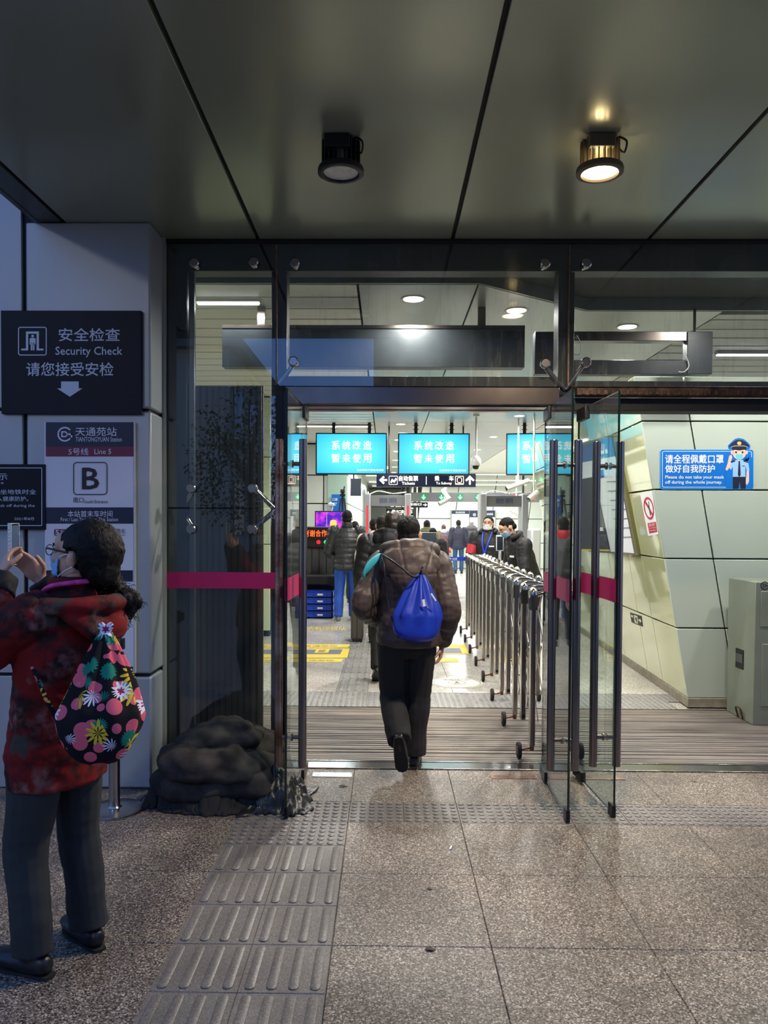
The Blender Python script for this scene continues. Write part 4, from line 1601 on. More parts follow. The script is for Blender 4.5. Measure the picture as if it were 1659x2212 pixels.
# ================================================================== RETRACTABLE STAINLESS GATE
NF = 15
g = thing('folding_gate', 'stainless steel folding gate of hooped frames on wheels, running into the hall', 'gate', (1.08, 8, 0))
def gx(y):
    return .985 + (y - 5.2) * .0295
HT = 1.155
for k in range(NF):
    y = 5.22 + k * .425
    x = gx(y)
    w = .245
    wheel = (k % 2 == 0)
    b = B()
    zb = .09 if wheel else .16
    b.box(x - .017, y - .034, zb, x + .017, y + .034, HT - .055)
    post = obj('frame_post', b, M['stain'], g, bevel=.004)
    b = B()
    b.box(x + w - .017, y - .034, zb, x + w + .017, y + .034, HT - .055)
    obj('frame_post', b, M['stain'], g, bevel=.004)
    b = B()
    for s in (0, w):
        b.ell((x + s, y, HT - .045), (.032, .042, .045), n=16)
        b.box(x + s - .024, y - .04, HT - .15, x + s + .024, y + .04, HT - .05)
    b.tube([(x, y, HT - .06), (x + w * .3, y, HT - .035), (x + w * .7, y, HT - .035), (x + w, y, HT - .06)], [(.022, .016)] * 4, 10, ref=(0, 1, 0), sub=3)
    obj('hoop_top', b, M['chrome'], g, smooth=50)
    if wheel:
        for s, dx in ((0, -1), (w, 1)):
            b = B()
            cx_ = x + s + dx * .085
            b.lathe((cx_, y, .055), [(.02, -.013), (.05, -.013), (.055, -.008), (.055, .008), (.05, .013), (.02, .013)], 20, 'X')
            wl_ = obj('wheel', b, M['rubber'], g)
            b = B()
            b.cyl((x + s, y, .075), (cx_, y, .055), .008, 8)
            b.cyl((cx_ - .015, y, .055), (cx_ + .015, y, .055), .028, 14)
            b.box(x + s - .012, y - .02, .055, x + s + .012, y + .02, .1)
            obj('hub', b, mat('rusty_hub', (128, 86, 60), .5, .5), wl_)
    else:
        b = B()
        b.cyl((x, y - .037, .19), (x, y - .0335, .19), .014, 14)
        obj('bolt_hole', b, M['black'], g)
    if k < NF - 1:
        y2 = y + .425
        x2 = gx(y2)
        for s in (.035, w - .035):
            b = B()
            for za, zb_ in ((.25, .62), (.62, .25), (.66, 1.02), (1.02, .66)):
                d = .006 if za < zb_ else -.006
                b.tube([(x + s + d, y, za), (x2 + s + d, y2, zb_)], [(.004, .015)] * 2, 6, dome=0)
            obj('cross_link', b, M['stain'], g)

# ================================================================== RIGHT WALL: STICKER, NO SMOKING, EXIT MARK, POSTER CASES, CABINET
D_ = YF - .004
t = thing('mask_sticker', 'blue mask reminder sticker with a cartoon officer on the grey-green wall', 'sign', (P(1528, 1056, D_).x, YF, P(1528, 1056, D_).z))
fn = at(D_)
b = B()
b.prism([fn(x, y) for x, y in rr(1426, 971, 1628, 1057, 6)], (0, .003, 0))
hat = [(1574, 968), (1573, 962), (1580, 955), (1588, 948), (1596, 946), (1606, 948), (1615, 955), (1621, 962), (1620, 968), (1616, 974), (1580, 974)]
b.prism([fn(x, y) for x, y in hat], (0, .003, 0))
obj('sheet', b, M['signblue'], t)
f2 = at(D_ - .001)
b = B()
b.rframe(f2, 1426, 971, 1628, 1057, 6, 1.2)
printobj('edge', b, M['signblue2'], t)
b = B()
b.rframe(f2, 1430.5, 974.5, 1624, 1053, 4, 1.0)
b.text(f2, '请全程佩戴口罩', 1437, 982, 1563, 1001, .018)
b.text(f2, '做好自我防护', 1437, 1004, 1544, 1021, .018)
b.text(f2, 'Please do not take your mask', 1437, 1027, 1564, 1036, .016)
b.text(f2, 'off during the whole journey.', 1437, 1038, 1560, 1047, .016)
printobj('lettering', b, M['white'], t)
def layer(nm, polys, m, dz):
    b = B()
    q = at(D_ - dz)
    for p in polys:
        b.face([q(x, y) for x, y in p])
    printobj(nm, b, m, t)
elp = lambda cx_, cy_, rx, ry, n=20: [(cx_ + rx * cos(2 * pi * i / n), cy_ + ry * sin(2 * pi * i / n)) for i in range(n)]
skin2 = mat('print_skin', (238, 196, 176), .5)
shirt = mat('print_shirt', (150, 194, 238), .5)
dk = mat('print_dark', (16, 22, 46), .5)
layer('officer_background', [elp(1597, 985, 22, 20), [(1568, 988), (1626, 988), (1626, 1056), (1568, 1056)]], M['signblue'], .0018)
layer('officer_arms', [[(1576, 1010), (1570, 1017), (1567, 1014), (1572, 1000), (1575, 985), (1580, 982), (1582, 988), (1578, 999), (1585, 1008)], [(1613, 1015), (1618, 1015), (1618, 1040), (1614, 1048), (1611, 1044)]], skin2, .0022)
layer('officer_trousers', [[(1583, 1029), (1610, 1029), (1611, 1056), (1600, 1056), (1598, 1040), (1595, 1056), (1583, 1056)]], dk, .0024)
layer('officer_shirt', [[(1579, 997), (1592, 993), (1602, 993), (1616, 997), (1619, 1016), (1613, 1017), (1610, 1006), (1610, 1030), (1583, 1030), (1583, 1008), (1579, 1015), (1576, 1012)]], shirt, .0026)
layer('officer_tie', [[(1595.5, 996), (1598.5, 996), (1600, 1026), (1597, 1031), (1594, 1026)], [(1578, 997), (1588, 994), (1588, 997), (1580, 1000)], [(1606, 994), (1617, 998), (1616, 1000), (1606, 997)], [(1603, 1006), (1609, 1006), (1609, 1007.5), (1603, 1007.5)]], dk, .003)
layer('officer_face', [elp(1597, 978, 14.5, 15), elp(1581.5, 977, 3, 4.5), elp(1612.5, 977, 3, 4.5)], skin2, .0032)
layer('officer_mask', [[(1589, 981), (1605, 981), (1605, 988), (1601, 992), (1593, 992), (1589, 988)]], mat('print_mask', (112, 200, 214), .5), .0034)
layer('officer_hair_and_eyes', [[(1582, 974), (1584, 966), (1611, 966), (1613, 974), (1608, 971), (1588, 971)], elp(1590, 977, 2, 2.4), elp(1604, 977, 2, 2.4)], dk, .0036)
layer('officer_cap', [[(1576, 966), (1576, 962), (1583, 955), (1590, 951), (1597, 950), (1604, 951), (1611, 955), (1618, 962), (1618, 966), (1608, 963), (1586, 963)], [(1581, 966), (1586, 964), (1608, 964), (1613, 966), (1611, 971), (1597, 973), (1583, 971)]], dk, .0038)
layer('officer_badge', [elp(1597, 957.5, 4.6, 4)], mat('print_gold', (226, 190, 110), .5), .004)
layer('officer_cap_band', [[(1578, 965.6), (1587, 962.6), (1607, 962.6), (1616, 965.6), (1616, 966.6), (1607, 963.8), (1587, 963.8), (1578, 966.6)]], mat('print_silver', (190, 196, 206), .5), .0042)

sn = -side_n if side_n.x > 0 else side_n
so = sidep(0, 0)
def side_at(d):
    return lambda x, y: PL(x, y, so + sn * d, sn)
def sboard(name, label, quad, m, part='sheet', d=.004, cat='sign', th=.003):
    fn = side_at(d)
    pts = [fn(x, y) for x, y in quad]
    o = sum(pts, V((0, 0, 0))) / len(pts)
    t = thing(name, label, cat, (o.x, o.y, min(p.z for p in pts)))
    b = B()
    b.prism(pts, -sn * th)
    obj(part, b, m, t)
    return t
t = sboard('no_smoking_sign', 'white no smoking sticker on the leaning side wall', [(1383, 1068), (1409, 1063), (1422, 1154), (1400, 1158)], M['white'])
fn = side_at(.006)
Q = [(1383, 1068), (1409, 1063), (1422, 1154), (1400, 1158)]
def quv(u, v):
    ax, ay = Q[0][0] + (Q[1][0] - Q[0][0]) * u, Q[0][1] + (Q[1][1] - Q[0][1]) * u
    bx, by = Q[3][0] + (Q[2][0] - Q[3][0]) * u, Q[3][1] + (Q[2][1] - Q[3][1]) * u
    return fn(ax + (bx - ax) * v, ay + (by - ay) * v)
b = B()
n = 28
o_ = [b.b.verts.new(quv(.5 + .42 * cos(2 * pi * k / n), .36 + .27 * sin(2 * pi * k / n))) for k in range(n)]
i_ = [b.b.verts.new(quv(.5 + .34 * cos(2 * pi * k / n), .36 + .215 * sin(2 * pi * k / n))) for k in range(n)]
for k in range(n):
    b.b.faces.new((o_[k], o_[(k + 1) % n], i_[(k + 1) % n], i_[k]))
b.face([quv(.22, .19), (quv(.30, .15)), quv(.80, .53), quv(.72, .56)])
b.face([quv(.16, .70), quv(.92, .70), quv(.92, .94), quv(.16, .94)])
printobj('red_ring', b, M['red'], t)
b = B()
b.face([quv(.48, .30), quv(.56, .28), quv(.60, .52), quv(.52, .54)])
b.face([quv(.36, .22), quv(.40, .22), quv(.50, .29), quv(.46, .30)])
b.face([quv(.56, .20), quv(.61, .20), quv(.57, .29), quv(.53, .29)])
printobj('cigarette', b, M['blackp'], t)
b = B()
for w_, (u0, v0, u1, v1) in (('禁止吸烟', (.28, .72, .8, .79)), ('No Smoking', (.26, .81, .84, .85)), ('Penalty', (.26, .87, .84, .91))):
    b.text(lambda u, v: quv(u, v) + sn * .0015, w_, u0, v0, u1, v1)
printobj('lettering', b, M['white'], t)
t = sboard('exit_mark', 'small black exit mark with running figure low on the leaning wall', [(1361, 1323), (1385, 1331), (1388, 1354), (1364, 1344)], M['blackp'], 'plate')
fn = side_at(.006)
b = B()
b.face([fn(x, y) for x, y in ((1369, 1328), (1377, 1331), (1378, 1348), (1371, 1345))])
b.face([fn(x, y) for x, y in ((1378.5, 1337), (1382, 1338.5), (1382, 1335.5), (1386, 1342), (1382.5, 1345.5), (1382, 1342), (1379, 1341))])
b.face([fn(x, y) for x, y in ((1363, 1328), (1367, 1329.5), (1367.5, 1334), (1363.5, 1332.5))])
printobj('pictogram', b, mat('pale_glow_print', (220, 226, 190), .5), t)
b = B()
f3 = side_at(.0075)
b.face([f3(x, y) for x, y in ((1372, 1333), (1375, 1334), (1376, 1339), (1375, 1345), (1373.5, 1344), (1374, 1340), (1372.5, 1340))])
printobj('running_figure', b, M['blackp'], t)
# slanted poster case
b0 = [(1290, 940), (1336, 922), (1381, 1196), (1300, 1190)]
t = sboard('poster_case', 'slanted glazed case of station notices on the leaning wall behind the doors', [(1240, 962), (1326, 938), (1378, 1199), (1272, 1192)], mat('case_olive', (120, 116, 76), .4, .4), 'frame', .03, 'poster', .03)
fn = side_at(.033)
b = B()
b.face([fn(x, y) for x, y in ((1246, 966), (1321, 944), (1370, 1195), (1280, 1189))])
printobj('sheet', b, M['white'], t)
fn = side_at(.036)
b = B()
b.face([fn(x, y) for x, y in ((1246, 966), (1321, 944), (1329, 985), (1252, 1000))])
b.face([fn(x, y) for x, y in ((1294, 1016), (1303, 1014), (1305, 1031), (1297, 1033))])
printobj('blue_head', b, mat('poster_blue', (24, 92, 168), .45), t)
b = B()
fn = side_at(.038)
b.face([fn(x, y) for x, y in ((1297, 974), (1304, 972.5), (1305, 980), (1298, 981.5))])
b.face([fn(x, y) for x, y in ((1307, 971), (1312, 970), (1313, 979), (1308, 980))])
printobj('pictograms', b, M['white'], t)
b = B()
for k in range(7):
    y = 1040 + k * 20
    dx = (y - 966) * .19
    b.face([fn(x + dx, yy) for x, yy in ((1296, y), (1326, y - 1.2), (1326.3, y + .6), (1296.3, y + 1.8))])
printobj('text_lines', b, mat('grey_print', (120, 122, 128), .5), t)
t = sboard('navy_poster', 'dark navy slanted poster behind the middle glass doors', [(1225, 1040), (1283, 1030), (1316, 1187), (1250, 1186)], M['navy2'], 'sheet', .045, 'poster', .004)
b = B()
fn = side_at(.047)
b.face([fn(x, y) for x, y in ((1250, 1186), (1316, 1187), (1316.5, 1190), (1250.5, 1190))])
printobj('yellow_edge', b, M['yellow'], t)
b = B()
b.face([fn(x, y) for x, y in ((1278, 1138), (1302, 1139), (1304, 1147), (1280, 1147))])
printobj('white_arrow', b, M['white'], t)

# equipment cabinet
bx0, by0, by1 = 2.90, 6.14, 6.62
zt = P(1633, 1257, by0).z
t = thing('equipment_cabinet', 'grey-green steel equipment cabinet with the ring emblem at the right edge', 'cabinet', (3.3, 6.38, 0))
b = B()
b.box(bx0, by0, .0, bx0 + 1.1, by1, zt)
obj('body', b, M['cabinet'], t, bevel=.006)
b = B()
fn = at(by0 - .002)
for (x0, y0, x1, y1) in ((1642, 1278, 1790, 1354), (1643, 1392, 1790, 1526)):
    a, c = P(x0, y1, by0), P(x1, y0, by0)
    d_ = B()
    d_.box(a.x, by0 - .006, a.z, c.x, by0 + .002, c.z)
    obj('door', d_, M['cabinet'], t, bevel=.003)
emblem(b, fn, 1652, 1265, 9)
printobj('emblem', b, M['blackp'], t)
b = B()
a = PL(1590, 1440, V((bx0, 0, 0)), V((-1, 0, 0)))
c = PL(1607, 1405, V((bx0, 0, 0)), V((-1, 0, 0)))
b.box(bx0 - .006, min(a.y, c.y), a.z, bx0 + .004, max(a.y, c.y), c.z)
obj('socket_plate', b, M['black'], t)
b = B()
ym, zm = (a.y + c.y) / 2, (a.z + c.z) / 2
b.box(bx0 - .009, ym - .06, zm - .03, bx0 - .005, ym + .06, zm + .04)
obj('socket_window', b, mat('socket_grey', (70, 72, 72), .4), t)
b = B()
b.tube([(bx0 - .01, 6.3, .01), (bx0 - .03, 6.3, .09), (bx0 - .03, 6.38, .09), (bx0 - .01, 6.38, .01)], .008, 8, sub=3)
obj('lifting_eye', b, M['rust'], t)

# ================================================================== FLOOR PRINTS AND LITTER
t = thing('floor_tape_sign', 'yellow and grey queue marking taped on the floor left of the tactile path', 'floor marking', (-1.0, 9.4, 0))
def fz(z):
    return lambda x, y: F(x, y, z)
fn = fz(.0022)
b = B()
yb = [(1392, 1399), (1401, 1421), (1423, 1430)]
for (y0, y1), xe in zip(yb, (757, 755, 742)):
    b.face([fn(x, y) for x, y in ((540, y0), (xe, y0), (xe - 5, y1), (532, y1))])
printobj('yellow_tape', b, M['yellow'], t)
b = B()
fn = fz(.003)
b.face([fn(x, y) for x, y in ((536, 1403), (740, 1403), (735, 1413), (533, 1413))])
printobj('grey_panel', b, M['greyblue'], t)
b = B()
fn = fz(.0037)
b.face([fn(x, y) for x, y in ((684, 1402), (712, 1402), (709, 1410), (679, 1410))])
printobj('yellow_cross_box', b, M['yellow'], t)
b = B()
fn = fz(.0044)
b.face([fn(x, y) for x, y in ((690, 1403.5), (705, 1403.5), (700, 1408.5), (686, 1408.5))])
b.text(fn, '请在此排队等候安检', 560, 1394, 730, 1397, 0)
b.text(fn, '请在此排队等候安检', 552, 1425, 722, 1428, 0)
printobj('dark_print', b, mat('worn_print', (150, 132, 60), .6), t)
t = thing('floor_tape_sign', 'yellow and grey queue marking on the floor right of the walking man', 'floor marking', (.75, 9.4, 0))
fn = fz(.0022)
b = B()
b.face([fn(x, y) for x, y in ((905, 1392), (1005, 1392), (1012, 1413), (905, 1413))])
b.face([fn(x, y) for x, y in ((905, 1422), (988, 1422), (992, 1430), (905, 1430))])
printobj('yellow_tape', b, M['yellow'], t)
b = B()
fn = fz(.003)
b.face([fn(x, y) for x, y in ((905, 1400), (994, 1400), (998, 1411), (905, 1411))])
printobj('grey_panel', b, M['greyblue'], t)
t = thing('floor_tape_sign', 'faded yellow floor lettering beyond the suitcase', 'floor marking', (-1, 12, 0))
b = B()
b.text(fz(.0025), '请有序排队', 662, 1353, 748, 1362, 0)
printobj('yellow_lettering', b, M['yellow'], t)
c = F(987, 1475)
t = thing('floor_disc', 'round white floor sticker right of the walking man', 'floor marking', (c.x, c.y, 0))
b = B()
b.lathe((c.x, c.y, 0), [(.255, .0005), (.255, .003), (.002, .0032)], 40)
obj('disc', b, mat('disc_white', (206, 202, 192), .4), t)
b = B()
for r in (.235, .09):
    n = 36
    o_ = [b.b.verts.new((c.x + r * cos(2 * pi * k / n), c.y + (r if r > .1 else r) * sin(2 * pi * k / n), .0042)) for k in range(n)]
    i_ = [b.b.verts.new((c.x + (r - .006) * cos(2 * pi * k / n), c.y + (r - .006) * sin(2 * pi * k / n), .0042)) for k in range(n)]
    for k in range(n):
        b.b.faces.new((o_[k], o_[(k + 1) % n], i_[(k + 1) % n], i_[k]))
b.face([(c.x - .03, c.y - .06, .0042), (c.x, c.y - .03, .0042), (c.x + .03, c.y - .06, .0042), (c.x, c.y + .06, .0042)])
b.text(lambda x, y: V((x, -y, .0042)), '请保持1米', c.x - .14, -(c.y + .16), c.x + .14, -(c.y + .10))
printobj('print', b, mat('disc_print', (90, 88, 84), .5), t)
c = F(974, 1833)
t = thing('cigarette_butt', 'white cigarette butt on the granite floor before the doors', 'litter', (c.x, c.y, 0))
b = B()
b.cyl((c.x - .008, c.y - .022, .005), (c.x + .004, c.y + .012, .005), .0045, 10)
obj('paper', b, M['white'], t)
b = B()
b.cyl((c.x + .004, c.y + .012, .005), (c.x + .009, c.y + .026, .005), .0046, 10)
obj('filter', b, mat('filter_tan', (190, 140, 90), .8), t)
def leaf_litter(px, py, L, W, a, label):
    c = F(px, py)
    b = B()
    n = 9
    top = []
    for s in (1, -1):
        for k in range(n):
            u = k / (n - 1) if s > 0 else 1 - k / (n - 1)
            x, y = (u - .5) * L, s * W * sin(pi * min(.999, max(.001, u))) ** .8
            top.append(V((c.x + x * cos(a) - y * sin(a), c.y + x * sin(a) + y * cos(a), .004 + .004 * sin(u * 5))))
    b.prism(top, (0, 0, -.0012))
    tag(obj('dry_leaf', b, mat('dry_leaf', (70, 60, 52), .8), origin=(c.x, c.y, 0), smooth=None), label, 'leaf')
leaf_litter(742, 1699, .06, .012, .1, 'small dry leaf on the floor near the left door plate')
leaf_litter(930, 2052, .045, .012, .2, 'dry leaf fragment on the granite at the lower middle')
leaf_litter(928, 1922, .03, .007, .1, 'tiny dark leaf scrap right of the ribbed tactile strip')
leaf_litter(278, 1897, .035, .004, -.5, 'dark twig-like scrap on the floor right of the woman')
leaf_litter(1500, 1690, .06, .004, .05, 'thin dark twig on the floor near the threshold at right')
# ================================================================== PEOPLE
skin = mat('skin', (206, 160, 132), .5, 0, .08, 14, .05, 200)
hairm = mat('black_hair', (13, 12, 12), .62, 0, .3, 60, .5, 170, spec=.22, stretch=(1, 1, .4))
shoem = mat('black_shoe', (18, 18, 20), .4)
eyew = mat('eye_white', (226, 222, 216), .3)
eyed = mat('eye_dark', (24, 16, 12), .2)

def head_lumps(b, c, s, R):
    """skull, face, nose, lips and ears as lumps; s = head height; R turns the head; +Y is the face"""
    k = s / .225
    T = lambda x, y, z: c + R @ (V((x, y, z)) * k)
    e = lambda p, r, rot=None: b.ell(T(*p), [q * k for q in r], rot=R @ rot if rot else R, n=16)
    e((0, -.014, .022), (.077, .094, .092))
    e((0, .030, -.042), (.060, .062, .070))
    e((0, .066, -.088), (.028, .024, .022))
    e((0, .058, .038), (.060, .036, .044))
    b.tube([T(0, .088, .018), T(0, .100, -.012), T(0, .108, -.034)], [(.008 * k, .010 * k), (.011 * k, .012 * k), (.016 * k, .012 * k)], 10, ref=R @ V((1, 0, 0)))
    e((0, .086, -.060), (.022, .012, .010))
    for s_ in (1, -1):
        e((s_ * .036, .070, -.022), (.022, .022, .022))
        e((s_ * .080, -.012, -.022), (.010, .021, .033), Matrix.Rotation(radians(s_ * -22), 3, 'Z'))
        e((s_ * .084, -.016, -.008), (.010, .015, .018), Matrix.Rotation(radians(s_ * -25), 3, 'Z'))
def face_parts(c, s, R, parent, brow=True):
    k = s / .225
    T = lambda x, y, z: c + R @ (V((x, y, z)) * k)
    for s_ in (1, -1):
        b = B()
        b.ell(T(s_ * .031, .083, .006), (.0135 * k, .008 * k, .0065 * k), rot=R, n=12)
        o = obj('eye', b, eyew, parent, world=False, smooth=180)
        b = B()
        b.ell(T(s_ * .031, .0905, .006), (.0058 * k, .003 * k, .006 * k), rot=R, n=10)
        obj('iris', b, eyed, o, world=False, smooth=180)
        if brow:
            b = B()
            b.tube([T(s_ * .014, .0935, .026), T(s_ * .03, .0915, .031), T(s_ * .047, .080, .026)], [.0035 * k, .0045 * k, .002 * k], 8, sub=3)
            obj('eyebrow', b, hairm, parent, world=False, smooth=180)
def hair_cap(c, s, R, parent, style='short', vox=.006, m=None, seed=0):
    k = s / .225
    b = B()
    T = lambda x, y, z: c + R @ (V((x, y, z)) * k)
    e = lambda p, r: b.ell(T(*p), [q * k for q in r], rot=R, n=18)
    e((0, -.016, .027), (.081, .098, .094))
    e((0, -.055, -.028), (.072, .055, .062))
    if style == 'bob':
        e((0, -.05, -.06), (.08, .06, .10))
        e((.05, -.02, -.07), (.03, .05, .09))
        e((-.05, -.02, -.07), (.03, .05, .09))
    if style == 'bald':
        pass
    me = remeshed(b, vox * k, 2)
    Ri = R.transposed()
    for v in me.vertices:
        p = (Ri @ (v.co - c)) / k
        ear = abs(p.x) > .06 and -.045 < p.y < .03 and p.z < .008
        face = p.y > .02 and p.z < .052 + .012 * nz(p, 40, 40, 40, seed) - .25 * max(0, abs(p.x) - .045)
        nape = p.z < -.072 + .012 * nz(p, 60, 60, 10, seed) and style != 'bob'
        bald = style == 'bald' and p.z > .055
        d = p.length
        n_ = V((p.x, p.y, p.z * .9)).normalized()
        if face or nape or bald or (ear and style != 'bob'):
            p = p * (.80 if (face or nape or bald) else .84)
        else:
            p = p + n_ * (.004 * nz(p, 70, 70, 30, seed) + .004 * nz(p, 22, 22, 22, seed + 3))
        v.co = c + R @ (p * k)
    me.update()
    return mobj('hair', me, m or hairm, parent, smooth=180)
def hand_lumps(b, w, d, nrm, thumb, curl=.5, s=1., spread=.0):
    """palm, four bending fingers and a thumb; d wrist to knuckles, nrm where the palm faces, thumb = +1/-1 side of d x nrm"""
    d = V(d).normalized()
    nrm = V(nrm)
    nrm = (nrm - d * nrm.dot(d)).normalized()
    l = d.cross(nrm) * thumb
    w = V(w)
    b.tube([w - d * .03 * s, w, w + d * .045 * s, w + d * .088 * s], [(.024 * s, .019 * s), (.026 * s, .018 * s), (.040 * s, .016 * s), (.039 * s, .012 * s)], 12, ref=l)
    for i, (off, L) in enumerate(((.029, .072), (.010, .080), (-.010, .074), (-.028, .060))):
        p = w + d * (.082 * s) + l * (off * s)
        dd = (d + l * (spread * (1.5 - i) * .3)).normalized()
        pts, r = [p - dd * .012 * s, p], [.0095 * s, .0098 * s]
        for j, f in enumerate((.46, .31, .23)):
            a = curl * (.75, 1.1, .8)[j]
            dd2 = (dd * cos(a) + nrm * sin(a)).normalized()
            nrm_ = (nrm * cos(a) - dd * sin(a))
            p = p + dd2 * (L * f * s)
            pts.append(p)
            r.append((.0092, .0083, .0068)[j] * s)
            dd = dd2
            nn_ = nrm_
            nrm_l = nrm_
            nrm = nrm  # palm normal kept for the next finger
            # bend plane follows the finger
            if j < 2:
                nrmF = nrm_
                dd, nrm_keep = dd2, nrmF
                nrm_save = nrm
                a2 = curl * (.75, 1.1, .8)[j + 1]
        b.tube(pts, r, 8, ref=l)
    p = w + d * .022 * s + l * .024 * s
    t1 = (d * .55 + l * .75 + nrm * .35).normalized()
    t2 = (d * .85 + l * .30 + nrm * (.3 + .5 * curl)).normalized()
    b.tube([p, p + t1 * .034 * s, p + t1 * .034 * s + t2 * .032 * s, p + t1 * .034 * s + t2 * .054 * s], [.014 * s, .0115 * s, .0105 * s, .008 * s], 8, ref=nrm)
def shoe(b, ankle, d, up, s=1.):
    d = V(d).normalized(); up = V(up)
    up = (up - d * up.dot(d)).normalized()
    l = d.cross(up)
    a = V(ankle) - up * .045 * s
    b.tube([a - d * .065 * s, a - d * .03 * s, a + d * .05 * s, a + d * .12 * s, a + d * .165 * s],
           [(.030 * s, .034 * s), (.037 * s, .045 * s), (.043 * s, .040 * s), (.045 * s, .029 * s), (.034 * s, .022 * s)], 14, ref=l, sub=2)
    b.tube([V(ankle) - up * .02, V(ankle) + up * .04 * s], [(.040 * s, .048 * s), (.042 * s, .048 * s)], 12, ref=l)
def sole(b, ankle, d, up, s=1.):
    d = V(d).normalized(); up = V(up)
    up = (up - d * up.dot(d)).normalized()
    l = d.cross(up)
    a = V(ankle) - up * .075 * s
    pts = []
    for x, y in ((-.093, 0), (-.085, .026), (-.05, .034), (.02, .036), (.09, .046), (.14, .046), (.178, .028), (.188, 0)):
        pts.append((x * .94 - .004, y * .86))
    pts = pts + [(x, -y) for x, y in pts[-2:0:-1]]
    b.prism([a + d * (x * s) + l * (y * s) for x, y in pts], -up * .012 * s)

